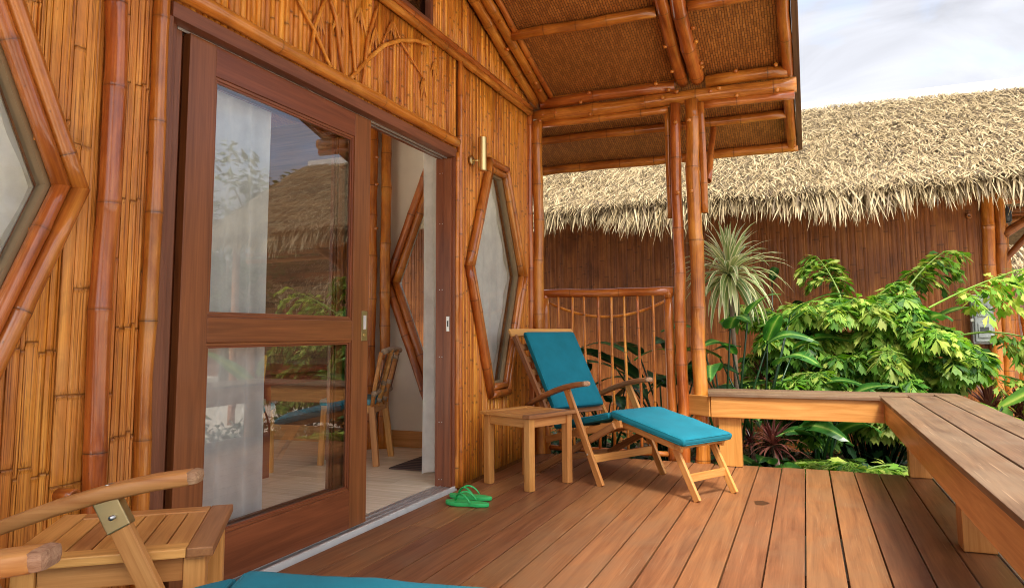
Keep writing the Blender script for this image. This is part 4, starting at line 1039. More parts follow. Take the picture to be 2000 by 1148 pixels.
# dining table and chairs
dt = empty('dining_table', (-4.05, 4.50, .006), 0, 'reddish dining table seen through the door glass', 'table')
lbar('table_top', (-.55, 0, .735), (.55, 0, .735), .95, .035, 'table_red', dt, b=.01)
for sx in (-1, 1):
    for sy in (-1, 1): lbar('leg', (sx * .47, sy * .40, 0), (sx * .47, sy * .40, .715), .07, .07, 'table_red', dt, upv=(1, 0, 0))
    lbar('apron', (-.44, sx * .40, .675), (.44, sx * .40, .675), .025, .08, 'table_red', dt); lbar('apron', (sx * .47, -.36, .675), (sx * .47, .36, .675), .025, .08, 'table_red', dt)
def dining_chair(loc, rz, label):
    """faces local +X; wrapped cane back with two woven panels"""
    c = empty('dining_chair', loc, rz, label, 'chair', 'rattan backed dining chairs')
    for s in (-1, 1):
        lbar('leg', (.20, s * .19, 0), (.18, s * .185, .42), .042, .042, 'teak', c, upv=(1, 0, 0)); lbar('leg', (-.25, s * .235, 0), (-.20, s * .20, .44), .042, .046, 'teak', c, upv=(1, 0, 0))
        lbar('seat_rail', (-.21, s * .20, .425), (.20, s * .185, .425), .03, .06, 'teak', c)
        link('back_post', tube_me([(-.20, s * .20, .44), (-.235, s * .235, .62), (-.285, s * .27, .86)], [.016, .017, .016], 8), MAT['teak'], c, True)
        link('cane_post', tube_me([(-.215, s * .085, .44), (-.265, s * .09, .62), (-.325, s * .10, .875)], [.018, .018, .018], 8), MAT['teak'], c, True)
        for (za, zb) in ((.60, .635), (.80, .83), (.47, .50)): 
            k = za; link('wrap', tube_me([(-.215 - .115 * (za - .44) / .42, s * (.085 + .015 * (za - .44)), za), (-.215 - .115 * (zb - .44) / .42, s * (.085 + .015 * (zb - .44)), zb)], .0215, 8), MAT['rattan_wrap'], c, True)
        mb = MB(); 
        for (u, z) in ((0, .56), (1, .56), (1, .84), (0, .84)):
            x = -.21 - .10 * (z - .44) / .42; mb.v.append((x - .02 * u + .012, s * (.095 + .14 * u + .02 * (z - .56)), z)); mb.a.append(0)
        mb.f.append((0, 1, 2, 3)); mb.build('woven_panel', MAT['rattan_weave'], c, local=True)
    for (z, r) in ((.865, .024), (.545, .022)):
        x = -.205 - .10 * (z - .44) / .42
        link('back_rail', tube_me([(x + .015 * 0, -.265 + .53 * i / 10, z + .012 * math.sin(math.pi * i / 10)) if True else 0 for i in range(11)], r, 8), MAT['rattan_wrap'], c, True)
    lbar('seat_rail', (.195, -.17, .425), (.195, .17, .425), .03, .06, 'teak', c); lbar('seat_rail', (-.205, -.18, .425), (-.205, .18, .425), .03, .06, 'teak', c)
    link('seat_cushion', cushion_me(.42, .42, .05, 9, 8, 8), MAT['seat_blue'], c, True, loc=(0, 0, .478))
    return c
dining_chair((-3.37, 4.90, .006), math.atan2(-.31, -.95), 'dining chair with wrapped cane back standing in the open doorway')
dining_chair((-3.75, 4.02, .006), R(115), 'dining chair seen through the lower door glass, nearest the curtain')
dining_chair((-4.45, 3.86, .006), R(82), 'dining chair behind the glass, beyond the nearer dining chair')

# ================================================================== NEIGHBOUR COTTAGE
NW = 9.0; NX0, NX1 = -5.4, 1.80
nb = empty('thatched_cottage', (-1.0, 11.0, GZ), label='neighbouring bamboo cottage with pale thatched roof behind the garden', cat='cottage')
# wall of narrow split bamboo (too fine to pick apart): one ribbed sheet
mb = MB(); x = NX0; g = random.Random(5); rows = [GZ, .1, .45, .8, 1.15, 1.5, 1.85, 2.2, 2.9]
while x < NX1:
    w = g.uniform(.016, .075); d = g.uniform(.002, .006); off = g.uniform(-.15, .15)
    vs = []; at_ = []; rz_ = [GZ]; zz = GZ + g.uniform(.1, .5)
    while zz < 2.7: rz_ += [zz - .012, zz, zz + .012]; zz += g.uniform(.35, 1.1)
    rz_.append(2.76)
    for q, z in enumerate(rz_):
        nd = 1.0 if (q % 3 == 2 and q < len(rz_) - 1) else 0.0
        for (u, h) in ((0, 0), (.18, .8), (.5, 1), (.82, .8), (1, 0)): vs.append((x + w * u, NW - d * h * (1.25 if nd else 1), z)); at_.append(nd * .8)
    fs = []
    for q in range(len(rz_) - 1):
        for k in range(4): a = q * 5 + k; fs.append((a, a + 1, a + 6, a + 5))
    mb.add(vs, fs, at_); x += w
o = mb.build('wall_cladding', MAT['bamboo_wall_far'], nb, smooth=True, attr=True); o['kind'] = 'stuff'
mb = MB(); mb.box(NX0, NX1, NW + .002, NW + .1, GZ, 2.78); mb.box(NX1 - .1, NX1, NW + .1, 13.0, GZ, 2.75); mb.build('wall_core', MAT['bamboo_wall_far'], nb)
bamboo('corner_pole', (1.85, NW - .02, GZ), (1.87, NW - .02, 2.6), .062, nb, MAT['bamboo_amber'], node=.4, n=16)
bamboo('corner_pole', (1.96, NW + .06, GZ), (2.00, NW + .06, 2.7), .055, nb, node=.4, n=16)
for (x, y) in ((2.16, 9.7), (4.0, 8.95), (4.0, 13.0)): bamboo('porch_post', (x, y, GZ), (x, y, 2.75), .06, nb, node=.42)
bamboo('porch_post', (-3.95, NW - .02, GZ), (-3.95, NW - .02, 2.6), .06, nb)
bamboo('wall_peg', (1.70, NW - .05, 2.24), (1.70, NW, 2.24), .028, nb)
# timber under the porch end of the roof
bamboo('roof_brace', (2.02, 9.05, 2.02), (2.9, 9.1, 2.62), .045, nb, MAT['bamboo_wall_far']); bamboo('roof_brace', (2.10, 9.6, 1.75), (2.75, 9.6, 2.55), .035, nb, MAT['bamboo_wall_far'])
for z in (2.22, 2.33): bamboo('roof_tie', (1.95, 9.3, z), (4.1, 9.3, z), .035, nb, MAT['bamboo_wall_far'])
for y in (9.0, 10.5, 12.0): bamboo('roof_tie', (2.05, y, 2.62), (4.2, y, 2.62), .05, nb, MAT['bamboo_wall_far'])
# roof body
EY, EZ, RY, RZ = 8.27, 2.535, 11.05, 4.22
RXL, RXR = -5.4, 4.05
slope = (RZ - EZ) / (RY - EY)
mb = MB()
for s in (1, -1):
    y_e = RY - s * (RY - EY)
    mb.add([(RXL, y_e, EZ - .14), (RXR, y_e, EZ - .14), (RXR + .25, RY, RZ - .14), (RXL, RY, RZ - .14), (RXL, y_e, EZ - .02), (RXR, y_e, EZ - .02), (RXR + .25, RY, RZ - .02), (RXL, RY, RZ - .02)],
           [(0, 1, 2, 3), (4, 7, 6, 5), (0, 4, 5, 1), (1, 5, 6, 2), (0, 3, 7, 4)])
mb.build('roof_body', MAT['thatch_under'], nb)
mb = MB(); mb.box(RXL, RXR + .2, RY - .045, RY + .045, RZ - .08, RZ + .105); o = mb.build('ridge_cap', MAT['white_plastic'], nb)
def blade(mb, p, d, up_, L, w, curl, tint, g, sag=0.0):
    side = d.cross(up_).normalized(); tw = g.uniform(-.5, .5); side = (side + up_ * tw).normalized(); vs = []
    for k, ww in ((0, .75), (.45, 1.0), (.8, .62), (1, .06)):
        c = p + d * (L * k) + up_ * (curl * k * k) + Vector((0, 0, -sag * k * k))
        vs += [c - side * w * ww / 2, c + side * w * ww / 2]
    n = len(mb.v); mb.v += [tuple(v) for v in vs]; mb.a += [tint * .8, tint * .8, tint, tint, tint, tint, min(1, tint * 1.1), min(1, tint * 1.1)]
    mb.f += [(n, n + 1, n + 3, n + 2), (n + 2, n + 3, n + 5, n + 4), (n + 4, n + 5, n + 7, n + 6)]
def thatch(parent, xl, xr, ey, ez, ry, rz, n_top, n_fr, seed, xr_top=0.0, wk=1.0, sgn=1):
    """blades lying down the slope from (ry,rz) to (ey,ez), with a hanging fringe at the eave"""
    g = random.Random(seed); mb = MB(); dn = Vector((0, ey - ry, ez - rz)).normalized(); nrm = Vector((0, dn.z * (-1 if ey > ry else 1), abs(dn.y)))
    nrm = Vector((0, -dn.z, dn.y)) if dn.y > 0 else Vector((0, dn.z, -dn.y)); nrm = nrm if nrm.z > 0 else -nrm
    for i in range(n_top):
        k = g.random(); x = xl + (xr + xr_top * (1 - k) - xl) * g.random()
        p = Vector((x, ry + (ey - ry) * k, rz + (ez - rz) * k)) + nrm * (g.uniform(-.03, .028) + .014 * ((k * 8 + .6 * math.sin(x * 2.3) + .4 * math.sin(x * 5.1)) % 1.0) + .02 * math.sin(x * 1.7 + k * 4))
        d = (dn + Vector((g.gauss(0, .42), 0, 0)) + nrm * g.uniform(-.02, .20)).normalized()
        blade(mb, p, d, nrm, g.uniform(.10, .27), g.uniform(.007, .015) * wk, g.uniform(-.05, .01), min(1, max(.05, g.gauss(.58, .36))), g)
    for i in range(n_fr):
        x = xl + (xr - xl) * g.random(); lay = g.random()
        p = Vector((x, ey - (ey - ry) * .20 * lay, ez - (ez - rz) * .20 * lay)) + nrm * g.uniform(-.05, .03)
        d = (dn * g.uniform(.35, 1.0) + Vector((g.gauss(0, .38), g.gauss(0, .12), -g.uniform(.3, 1.0)))).normalized()
        blade(mb, p, d, nrm, g.uniform(.20, .40) * (1.0 + .25 * math.sin(x * 3.1)), g.uniform(.010, .024) * wk, g.uniform(-.02, .02), min(1, max(.08, g.gauss(.62, .26))), g, sag=g.uniform(.02, .10))
    o = mb.build('thatch', MAT['thatch'], parent, attr=True); o['kind'] = 'stuff'
    return o
thatch(nb, -3.6, RXR, EY, EZ, RY, RZ, 70000, 8500, 11, .25)
# end edge of the thatch at the porch gable
g = random.Random(3); mb = MB()
for i in range(1500):
    k = g.random(); p = Vector((RXR + .25 * (1 - k) + g.uniform(-.05, .03), RY + (EY - RY) * k, RZ + (EZ - RZ) * k - g.uniform(0, .12)))
    blade(mb, p, Vector((g.uniform(.1, .8), (EY - RY) * .25, -g.uniform(.4, 1))).normalized(), Vector((1, 0, .3)).normalized(), g.uniform(.15, .4), g.uniform(.018, .035), .02, min(1, max(.1, g.gauss(.6, .2))), g)
o = mb.build('thatch_edge', MAT['thatch'], nb, attr=True); o['kind'] = 'stuff'

# meter box on the neighbour's corner
mbx = empty('meter_box', (1.745, NW - .02, .86), label='grey electricity meter box with clear cover on the neighbour wall', cat='meter box')
abox('box_body', 1.645, 1.845, NW - .11, NW - .005, .862, 1.362, MAT['grey_plastic'], mbx, b=.008); abox('box_cover', 1.664, 1.826, NW - .135, NW - .1105, .885, 1.34, MAT['clear_plastic'], mbx, b=.012)
for z in (.93, 1.15): abox('meter', 1.69, 1.80, NW - .150, NW - .1355, z, z + .15, MAT['clear_plastic'], mbx, b=.012); abox('dial', 1.705, 1.785, NW - .1535, NW - .1505, z + .06, z + .11, MAT['dark_plastic'], mbx, b=.001)
abox('bracket', 1.63, 1.86, NW - .12, NW - .112, 1.095, 1.125, MAT['steel'], mbx, b=.002)
abox('hinge', 1.655, 1.835, NW - .125, NW - .09, 1.363, 1.378, MAT['steel'], mbx, b=.003)
oc = empty('outlet_cover', (1.70, NW - .02, .52), label='small white round outlet cover low on the neighbour wall', cat='outlet')
link('cover', smooth_auto(lathe_me([(.062, 0), (.062, .012), (.05, .022)], 20)), MAT['white_plastic'], oc, mw=Matrix.Translation((1.69, NW - .008, .505)) @ Matrix.Rotation(R(90), 4, 'X'))
for (dx, dz) in ((-.02, .015), (.02, .015), (0, -.02)): link('socket', lathe_me([(.009, 0), (.009, .003)], 8), MAT['grey_plastic'], oc, mw=Matrix.Translation((1.69 + dx, NW - .03, .505 + dz)) @ Matrix.Rotation(R(90), 4, 'X'))
pl = empty('porch_lamp', (2.06, 9.15, 2.2), label='small dark lantern under the neighbour eave', cat='lamp')
link('lamp_body', smooth_auto(lathe_me([(.03, 0), (.045, .02), (.045, .12), (.03, .14), (.012, .2)], 16)), MAT['dark_plastic'], pl, mw=Matrix.Translation((2.08, 9.12, 2.16)))
# bamboo fence beyond the meter box
fn = empty('bamboo_fence', (2.5, 9.75, GZ), label='leaning bamboo pole fence beyond the meter box', cat='fence')
for i in range(9):
    x = 2.10 + i * .105; bamboo('fence_pole', (x + .10, 9.75, GZ), (x, 9.75, 1.26 + rnd.uniform(-.03, .03)), .045, fn, MAT['bamboo_amber'], node=.38)
for z in (.45, .85): bamboo('fence_rail', (2.05, 9.82, z), (3.2, 9.82, z), .03, fn)

# cottages farther off (seen past the corner and mirrored in the door glass)
def far_cottage(cx, cy, label, seed, rz=0.0):
    e = empty('thatched_cottage', (cx, cy, GZ), label=label, cat='cottage')
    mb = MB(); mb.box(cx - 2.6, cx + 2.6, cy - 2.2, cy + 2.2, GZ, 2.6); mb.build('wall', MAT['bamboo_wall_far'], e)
    ey = cy - 3.0; ez = 1.92; mb = MB()
    for s in (1, -1): mb.add([(cx - 3.2, cy - s * 3.0, ez - .1), (cx + 3.2, cy - s * 3.0, ez - .1), (cx + 3.2, cy, ez + 1.95), (cx - 3.2, cy, ez + 1.95)], [(0, 1, 2, 3)])
    for s in (-1, 1): mb.add([(cx + s * 2.6, cy - 3, ez - .1), (cx + s * 2.6, cy + 3, ez - .1), (cx + s * 2.6, cy, ez + 1.95)], [(0, 1, 2)])
    mb.build('roof_body', MAT['thatch_under'], e)
    thatch(e, cx - 3.2, cx + 3.2, ey, ez, cy, ez + 2.05, 3600, 900, seed, 0, 2.2)
    for x in (cx - 2.6, cx, cx + 2.6): bamboo('corner_pole', (x, cy - 2.25, GZ), (x, cy - 2.25, 2.4), .07, e)
    return e
far_cottage(6.4, 17.2, 'farther thatched cottage past the neighbour porch, glimpsed at the right edge', 21)
far_cottage(12.5, 21.5, 'farthest thatched cottage, mirrored small in the door glass', 22)
# ================================================================== PLANTS
def leaf_blade_me(L, w, droop, seed, fold=.25, n=12, splits=0, wavy=.03, tip=.0, mid=1.0, lo=.25, hi=.6):
    """big paddle leaf: midrib along +X curving down; two folded halves with wavy, partly torn edges"""
    g = random.Random(seed); mb = MB(); ph = g.uniform(0, 6); cs = set(g.sample(range(3, n - 1), min(splits, n - 5))) if splits else set()
    for s in (-1, 1):
        rows = []
        for i in range(n + 1):
            t_ = i / n; ww = w / 2 * (math.sin(math.pi * min(1, t_ * .96 + .04) ** .75) ** .7) * (1 if t_ < 1 else 0)
            x = L * t_ * (1 - .22 * droop * t_); z = L * (.18 * t_ - droop * .55 * t_ * t_)
            row = []
            for k, f_ in enumerate((0.0, .5, 1.0)):
                yy = s * ww * f_; zz = z + abs(yy) * fold - .5 * yy * yy / max(w, .01) * fold * 2 + wavy * f_ * math.sin(9 * t_ + ph + s) * w
                row.append((x - .10 * w * f_, yy, zz, (mid if k == 0 else lo + (hi - lo) * (.5 + .5 * math.sin(14 * t_ + k)) )))
            rows.append(row)
        for i in range(n):
            q = []
            r0 = rows[i]; r1 = rows[i + 1]
            if i in cs: r1 = [r1[0], tuple(Vector(r0[1][:3]).lerp(Vector(r1[1][:3]), .72)) + (r1[1][3],), tuple(Vector(r0[2][:3]).lerp(Vector(r1[2][:3]), .45)) + (r1[2][3],)]
            vs = r0 + r1
            fs = [(0, 1, 4, 3), (1, 2, 5, 4)] if s > 0 else [(0, 3, 4, 1), (1, 4, 5, 2)]
            mb.add([v[:3] for v in vs], fs, [v[3] for v in vs])
    return mesh('leaf', mb.v, mb.f, True, mb.a)
def aim(p, az, el, roll=0):
    return Matrix.Translation(Vector(p)) @ Matrix.Rotation(az, 4, 'Z') @ Matrix.Rotation(-el, 4, 'Y') @ Matrix.Rotation(roll, 4, 'X')
def heliconia(loc, leaves, label, mat, seed, group=None):
    """leaves: (azimuth deg, elevation deg, stalk length, blade length, blade width, droop)"""
    g = random.Random(seed); h = empty('broadleaf_plant', loc, 0, label, 'plant', group)
    for i, (az, el, sl_, L, w, dr) in enumerate(leaves):
        az, el = R(az), R(el); d = Vector((math.cos(az) * math.cos(el), math.sin(az) * math.cos(el), math.sin(el)))
        b0 = Vector((g.uniform(-.06, .06), g.uniform(-.06, .06), 0)); top = b0 + d * sl_ * .6 + Vector((0, 0, sl_ * .4))
        link('stalk', tube_me([b0, b0 + Vector((0, 0, sl_ * .3)) + d * sl_ * .25, top], [.014, .011, .007], 7), MAT['leaf_heliconia'], h, True)
        link('leaf', leaf_blade_me(L, w, dr, g.randrange(10 ** 6), splits=g.choice((0, 0, 2, 3))), MAT[mat], h, True, mw=aim(top, az, el * .45, g.uniform(-.5, .5)))
    return h
def rl_leaves(g, n, az0, az1, el0, el1, s0, s1, L0, L1, w0, w1):
    return [(g.uniform(az0, az1), g.uniform(el0, el1), g.uniform(s0, s1), g.uniform(L0, L1), g.uniform(w0, w1), g.uniform(.4, 1.2)) for _ in range(n)]

def fish_leaflet(mb, p, d, nrm, L, w, tint, g):
    """ragged wedge: narrow at the base, jagged across the end"""
    side = d.cross(nrm).normalized(); n = len(mb.v); k = 6; droop = g.uniform(.1, .35)
    pts = [p]
    jag = []
    for i in range(k):
        u = i / (k - 1) - .5; ext = 1.0 - .34 * abs(u) * 2 * g.uniform(.5, 1.2) + (.16 if i % 2 else -.04) * g.uniform(.4, 1.2) + (.22 if i == 1 else 0)
        jag.append(p + d * L * ext + side * (w * u * 1.15) - Vector((0, 0, L * droop * ext * ext)) + nrm * (w * .18 * (.25 - u * u)))
    m1 = p + d * L * .5 + side * (-w * .30) - Vector((0, 0, L * droop * .22)); m2 = p + d * L * .5 + side * (w * .30) - Vector((0, 0, L * droop * .22)); m0 = p + d * L * .5 + nrm * w * .06 - Vector((0, 0, L * droop * .25))
    vs = [p, m1, m0, m2] + jag
    mb.v += [tuple(v) for v in vs]; a = [tint * .9, tint, tint * 1.05, tint] + [min(1, tint * g.uniform(.85, 1.15)) for _ in jag]; mb.a += a
    mb.f += [(n, n + 1, n + 2), (n, n + 2, n + 3), (n + 1, n + 4, n + 5), (n + 1, n + 5, n + 6, n + 2), (n + 2, n + 6, n + 7), (n + 2, n + 7, n + 8, n + 3), (n + 3, n + 8, n + 9)]
def frond(parent, base, az, el, L, bend, seed, tint=.55, nb_=9, lw=.13, dens=6, mat='leaf_fishtail'):
    """doubly branched fishtail frond as one part: rachis, side branches, ragged wedge leaflets"""
    g = random.Random(seed); mb = MB(); P0 = Vector(base); pts = []
    d = Vector((math.cos(az) * math.cos(el), math.sin(az) * math.cos(el), math.sin(el))); p = P0.copy(); N_ = 14
    for i in range(N_ + 1):
        pts.append(p.copy()); d = (d + Vector((0, 0, -bend / N_))).normalized(); p = p + d * (L / N_)
    rm = tube_me(pts, [.010 * (1 - .75 * i / N_) + .001 for i in range(N_ + 1)], 5)
    mb.add([v.co for v in rm.vertices], [tuple(q.vertices) for q in rm.polygons], .75); bpy.data.meshes.remove(rm)
    for i in range(nb_ + 1):
        t_ = .32 + .68 * i / nb_; k = t_ * N_; i0 = min(N_ - 1, int(k)); q = pts[i0].lerp(pts[i0 + 1], k - i0); dd = (pts[i0 + 1] - pts[i0]).normalized()
        sd = dd.cross(Vector((0, 0, 1))).normalized()
        for s in ((-1, 1) if i < nb_ else (0,)):
            bd = (dd * .75 + sd * s * .85 + Vector((g.uniform(-.3, .3), g.uniform(-.3, .3), g.uniform(-.5, .45)))).normalized(); bl = L * .42 * (1 - .55 * abs(t_ - .55)) * g.uniform(.8, 1.1) * (.75 if s == 0 else 1)
            c = q.copy(); bpts = [c.copy()]
            for j in range(dens):
                bd = (bd + Vector((0, 0, -.22))).normalized(); c = c + bd * (bl / dens); bpts.append(c.copy())
                s2 = bd.cross(Vector((0, 0, 1))).normalized()
                for e in (-1, 1):
                    if j == 0 and e * s < 0: continue
                    ld = (bd * .6 + s2 * e * .8 + Vector((g.uniform(-.3, .3), g.uniform(-.3, .3), g.uniform(-.6, .35)))).normalized(); sz = lw * g.uniform(.7, 1.25)
                    nr = (Vector((0, 0, 1)) + Vector((g.uniform(-.9, .9), g.uniform(-.9, .9), 0))).normalized(); nr = (nr - ld * nr.dot(ld)).normalized()
                    fish_leaflet(mb, c, ld, nr, sz * 1.15, sz * g.uniform(.32, .68), min(1, max(.05, g.gauss(tint, .30))), g)
            fish_leaflet(mb, c, bd, Vector((0, 0, 1)), lw * 1.1, lw * .9, min(1, max(.05, g.gauss(tint, .2))), g)
            rm = tube_me(bpts, .0025, 4, False); mb.add([v.co for v in rm.vertices], [tuple(q_.vertices) for q_ in rm.polygons], .7); bpy.data.meshes.remove(rm)
    return mb.build('frond', MAT[mat], parent, local=True, attr=True)
def fishtail(loc, fronds, label, seed, lw=.13):
    h = empty('fishtail_palm', loc, 0, label, 'palm'); g = random.Random(seed)
    for i, (hx_, hy_, hz_, az, el, L, bend, tint) in enumerate(fronds):
        link('stem', tube_me([(hx_ * .2, hy_ * .2, 0), (hx_ * .6, hy_ * .6, hz_ * .6), (hx_, hy_, hz_)], [.011, .008, .004], 6), MAT['leaf_dark'], h, True)
        frond(h, (hx_, hy_, hz_), R(az), R(el), L, bend, g.randrange(10 ** 6), tint, lw=lw)
    return h
g = random.Random(44)
B = -GZ
fr_ = []
# big clump: origin (0.55, 7.85); crowns at many heights, fronds arching towards the light and the deck
gp = random.Random(12)
for i in range(74):
    az = gp.uniform(150, 390); hx_ = gp.uniform(-.72, .62); top_ = 1.72 - .55 * abs(hx_ - .12) ** 1.3
    hz = gp.uniform(.35, 1.0) * top_; hy_ = gp.uniform(-.45, .12) * (1.25 - .5 * hz / top_)
    if hx_ > .40: hz = max(hz, .80)
    if hx_ > .3: az = gp.uniform(250, 350)
    elif hx_ < -.3: az = gp.uniform(140, 280)
    fr_.append((hx_, hy_, hz, az, gp.uniform(-8, 62), gp.uniform(.34, .62), gp.uniform(.35, 1.15), gp.uniform(.36, .82)))
fr_ += [(.55, -.05, 1.62, 8, 30, .95, .25, .75), (.35, .0, 1.75, 40, 50, .7, .5, .6), (-.2, .1, 1.75, 120, 60, .6, .6, .6), (.75, -.15, 1.35, 350, 20, .85, 1.1, .75), (.7, -.2, 1.0, 345, 15, .85, 1.0, .7), (-.55, -.1, 1.4, 185, 45, .7, .8, .5)]
fishtail((.55, 7.85, GZ), fr_, 'large bright green fishtail palm behind the bench in front of the bamboo wall', 5, lw=.09)
fr2 = [(.05 * math.cos(R(a)), .05 * math.sin(R(a)), .22 + .08 * g.random(), a, 28, .50, .9, .72) for a in (200, 235, 262, 290, 318, 350, 20, 95, 150)]
fishtail((.33, 6.75, GZ), fr2, 'low young fishtail palm just past the deck edge under the bench', 8, lw=.10)
# broad-leaved plants along the garden strip
heliconia((-.45, 7.15, GZ), [(250, 62, 1.30, .62, .17, .9), (300, 55, 1.25, .68, .20, 1.0), (215, 50, 1.15, .60, .20, 1.2), (330, 70, 1.5, .62, .15, .6), (20, 60, 1.35, .60, .18, .9), (275, 40, 1.0, .55, .20, 1.3), (180, 60, 1.25, .58, .20, 1.0), (345, 45, 1.1, .62, .19, 1.0), (5, 72, 1.6, .6, .17, .6), (240, 35, .75, .5, .17, 1.1), (320, 30, .8, .6, .2, 1.0), (290, 75, 1.35, .55, .14, .5)],
          'glossy broad-leaved plant directly right of the porch posts', 'leaf_heliconia', 1, 'broad-leaved plants in the garden strip')
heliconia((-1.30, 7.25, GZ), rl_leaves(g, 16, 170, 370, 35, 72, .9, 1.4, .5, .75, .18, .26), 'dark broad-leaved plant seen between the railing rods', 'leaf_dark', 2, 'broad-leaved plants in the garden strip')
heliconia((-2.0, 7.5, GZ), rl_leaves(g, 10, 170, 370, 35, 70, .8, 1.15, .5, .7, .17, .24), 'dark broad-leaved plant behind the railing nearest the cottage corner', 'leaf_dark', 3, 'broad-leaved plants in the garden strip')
heliconia((-.35, 6.55, GZ), rl_leaves(g, 9, 180, 360, 20, 60, .22, .42, .38, .52, .14, .2), 'low green leafy plant under the short arm of the bench', 'leaf_heliconia', 4, 'broad-leaved plants in the garden strip')
heliconia((.10, 7.1, GZ), rl_leaves(g, 8, 170, 370, 50, 80, .45, .9, .5, .7, .14, .2), 'upright leafy plant with slender stalks behind the middle of the bench', 'leaf_heliconia', 6, 'broad-leaved plants in the garden strip')
heliconia((.75, 8.25, GZ), [(215, 55, 1.45, .95, .22, .7), (160, 60, 1.6, .7, .2, .8), (300, 62, 1.5, .8, .22, .9), (15, 62, 1.6, .75, .2, .8)], 'tall banana-like plant rising behind the fishtail palm', 'leaf_heliconia', 7, 'broad-leaved plants in the garden strip')
heliconia((1.02, 6.50, GZ), [(4, 52, .95, .95, .17, .25), (120, 60, .7, .5, .15, .8), (60, 45, .6, .5, .15, .8)], 'plant with one long bright leaf reaching right over the bench corner', 'leaf_fishtail', 9, 'broad-leaved plants in the garden strip')
heliconia((-.66, 6.85, GZ), [(235, 66, 1.45, .5, .17, 1.0), (290, 68, 1.5, .55, .18, 1.0), (330, 62, 1.4, .5, .17, 1.1), (200, 58, 1.3, .5, .17, 1.1), (265, 55, 1.2, .5, .18, 1.2), (310, 74, 1.6, .5, .15, .7), (285, 50, 1.0, .5, .17, 1.1)], 'broad green leaves at the foot of the spiky cream plant', 'leaf_heliconia', 12, 'broad-leaved plants in the garden strip')
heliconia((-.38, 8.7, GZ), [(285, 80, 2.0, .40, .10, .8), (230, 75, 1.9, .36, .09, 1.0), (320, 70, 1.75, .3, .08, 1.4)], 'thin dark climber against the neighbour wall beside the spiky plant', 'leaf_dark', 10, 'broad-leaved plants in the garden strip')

def strap_leaf(mb, p, d, L, w, droop, tc_, te, g, seg=6):
    """narrow arching strap, three strips: edge, centre, edge"""
    side = d.cross(Vector((0, 0, 1)))
    side = side.normalized() if side.length > .05 else Vector((1, 0, 0)); n = len(mb.v); c = p.copy(); dd = d.copy()
    for i in range(seg + 1):
        t_ = i / seg; ww = w * (.55 + .9 * t_) if t_ < .35 else w * .865 * (1 - ((t_ - .35) / .65) ** 2.2) + .0006
        up_ = side.cross(dd).normalized()
        for f_ in (-1, -.45, .45, 1): mb.v.append(tuple(c + side * ww * f_ / 2 + up_ * abs(f_) * ww * .22)); mb.a.append(te if abs(f_) > .5 else tc_)
        dd = (dd + Vector((0, 0, -droop / seg * (.4 + 1.6 * t_)))).normalized(); c = c + dd * (L / seg)
    for i in range(seg):
        for k in range(3): a = n + i * 4 + k; mb.f.append((a, a + 1, a + 5, a + 4))
def spiky(name, loc, n, L, w, zc_, el0, el1, droop, mat, label, cat, tc_, te, seed, trunk=True, group=None):
    g = random.Random(seed); h = empty(name, loc, 0, label, cat, group)
    if zc_ > .1: link('trunk', tube_me([(0, 0, 0), (.03, .02, zc_ * .5), (0, 0, zc_)], [.028, .022, .018], 8), MAT['bark'], h, True)
    for i in range(n):
        k = i / n; el = R(el0 + (el1 - el0) * k + g.uniform(-6, 6)); az = i * 2.39996 + g.uniform(-.2, .2)
        d = Vector((math.cos(az) * math.cos(el), math.sin(az) * math.cos(el), math.sin(el))); mb = MB()
        strap_leaf(mb, Vector((0, 0, zc_ + .10 * (k - .5) * L)), d, L * g.uniform(.75, 1.15) * (1.0 if k < .75 else .85), w * g.uniform(.8, 1.2), droop * g.uniform(.7, 1.3) * (1.25 - .75 * k), min(1, max(0, g.gauss(tc_, .1))), min(1, max(0, g.gauss(te, .12))), g)
        mb.build('leaf', MAT[mat], h, True, local=True, attr=True)
    return h
spiky('dracaena', (-.64, 7.0, GZ), 135, .60, .050, 1.54 + B * 1.0, -30, 86, 1.45, 'leaf_dracaena', 'cream and green spiky dracaena hanging beside the porch post', 'plant', .26, .88, 3)
spiky('cordyline', (-.30, 6.75, GZ), 60, .30, .026, .42, -10, 80, 1.0, 'leaf_cordyline', 'maroon cordyline rosette framed under the bench', 'plant', .5, .62, 4, group='maroon cordylines')
spiky('cordyline', (-.50, 6.95, GZ), 40, .20, .018, .40, -10, 80, 1.0, 'leaf_cordyline', 'small dark cordyline to the left of the larger one under the bench', 'plant', .2, .45, 5, group='maroon cordylines')
spiky('cordyline', (1.52, 7.75, GZ), 80, .36, .032, .66, -20, 80, 1.1, 'leaf_cordyline', 'red cordyline beyond the bench below the meter box', 'plant', .55, .7, 6, group='maroon cordylines')
spiky('cordyline', (1.78, 7.85, GZ), 70, .36, .032, .62, -20, 80, 1.1, 'leaf_cordyline', 'red cordyline at the foot of the bamboo fence', 'plant', .5, .72, 7, group='maroon cordylines')
spiky('cordyline', (-.42, 7.55, GZ), 50, .28, .028, .92, -10, 80, 1.1, 'leaf_cordyline', 'maroon cordyline peeping above the bench beside the broad leaves', 'plant', .4, .6, 8, group='maroon cordylines')

# low ground cover filling the strip between deck and neighbour (nobody could count it)
g = random.Random(9); mb = MB()
for i in range(2600):
    x = g.uniform(-3.2, 2.9); y = g.uniform(5.95, 8.9)
    if x > 1.1 and g.random() < .5: y = g.uniform(4, 8.9)
    az = g.uniform(0, 6.28); el = g.uniform(.1, 1.2); d = Vector((math.cos(az) * math.cos(el), math.sin(az) * math.cos(el), math.sin(el)))
    fish_leaflet(mb, Vector((x, y, GZ + g.uniform(0, .22))), d, Vector((0, 0, 1)), g.uniform(.08, .18), g.uniform(.05, .1), min(1, max(0, g.gauss(.35, .2))), g)
o = mb.build('ground_cover', MAT['leaf_dark'], attr=True); tag(o, 'dark low ground cover under the garden plants', 'ground cover', kind='stuff')

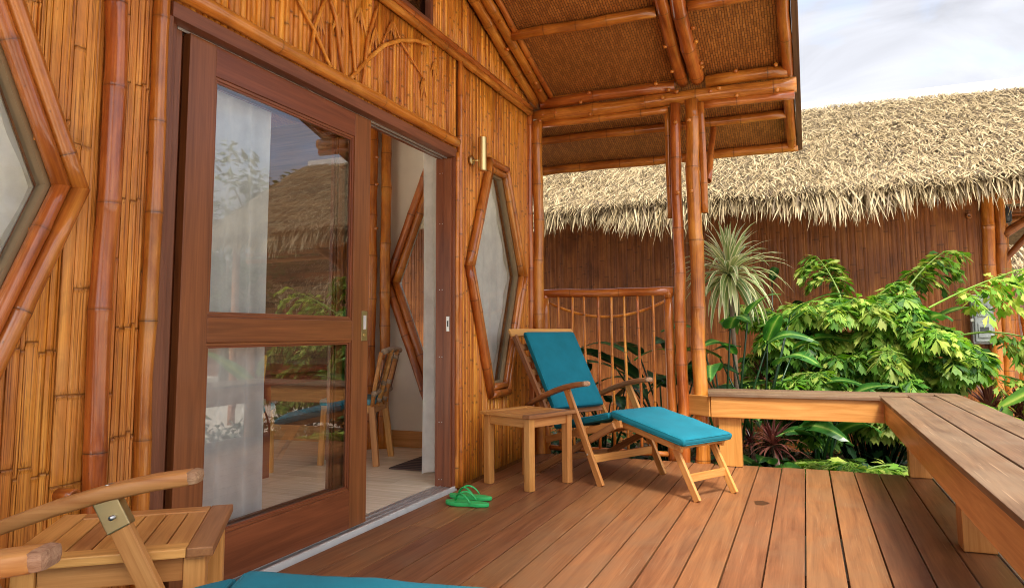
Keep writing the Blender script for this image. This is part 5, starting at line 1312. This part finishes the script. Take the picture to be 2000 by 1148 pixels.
# plants along the open side of the deck (mirrored in the door glass)
SIDE_LABELS = ['leafy plant off the open deck side nearest the camera, mirrored in the glass', 'second leafy plant off the open deck side, mirrored in the lower glass', 'third leafy plant off the open deck side, past the bench middle', 'leafy plant off the open deck side beside the bench corner']
for i, (x, y) in enumerate(((1.5, 2.4), (1.6, 3.5), (1.75, 4.6), (1.9, 5.6))):
    heliconia((x, y, GZ), rl_leaves(g, 8, 0, 360, 45, 75, .45, .75, .45, .7, .14, .2), SIDE_LABELS[i], 'leaf_heliconia', 30 + i, 'plants along the open deck side')

# trees beyond the cottages
def tree(loc, h, cr, label, seed, n=1500, palm=False):
    g = random.Random(seed); e = empty('tree', loc, 0, label, 'tree', 'trees beyond the cottages')
    tr = [(0, 0, 0), (g.uniform(-.2, .2), g.uniform(-.2, .2), h * .35), (g.uniform(-.3, .3), g.uniform(-.3, .3), h * .7)]
    link('trunk', tube_me(tr, [.16, .12, .06], 8), MAT['bark'], e, True)
    for q in range(5):
        az = q * 1.26 + g.uniform(-.3, .3); top = Vector(tr[2]); link('limb', tube_me([Vector(tr[1]) * (.5 + .1 * q) + Vector((0, 0, h * .2)), Vector((math.cos(az) * cr * .6, math.sin(az) * cr * .6, h * (.65 + .06 * q)))], [.05, .02], 6), MAT['bark'], e, True)
    mb = MB(); cl = [(g.gauss(0, cr * .45), g.gauss(0, cr * .45), h * g.uniform(.5, .98), g.uniform(.35, .7)) for _ in range(26)]
    for i in range(n):
        cx, cy, cz, rr_ = g.choice(cl); v = Vector((g.gauss(0, 1), g.gauss(0, 1), g.gauss(0, .7))).normalized() * rr_ * g.random() ** .4
        az = g.uniform(0, 6.28); el = g.uniform(-.6, .6); d = Vector((math.cos(az) * math.cos(el), math.sin(az) * math.cos(el), math.sin(el)))
        fish_leaflet(mb, Vector((cx, cy, cz)) + v, d, Vector((0, 0, 1)), g.uniform(.18, .34), g.uniform(.10, .18), min(1, max(0, g.gauss(.5, .25))), g)
    mb.build('crown', MAT['leaf_tree'], e, local=True, attr=True)
TREE_LABELS = ['large round-crowned tree mirrored above the thatch in the door glass', 'tall tree mirrored at the left of the door glass', 'tree behind the farther cottage, mirrored in the glass', 'farthest tall tree beyond the cottages', 'lowest bushy tree beyond the neighbour porch', 'tree nearest the open deck side, beyond the leafy plants']
for i, (x, y, h, cr) in enumerate(((8.5, 15.0, 5.8, 1.7), (11.0, 13.5, 6.4, 1.9), (9.5, 18.5, 6.6, 2.0), (14.0, 17.0, 6.6, 2.0), (7.3, 12.2, 3.6, 1.3), (10.0, 10.0, 5.0, 1.7))):
    tree((x, y, GZ), h, cr, TREE_LABELS[i], 60 + i)
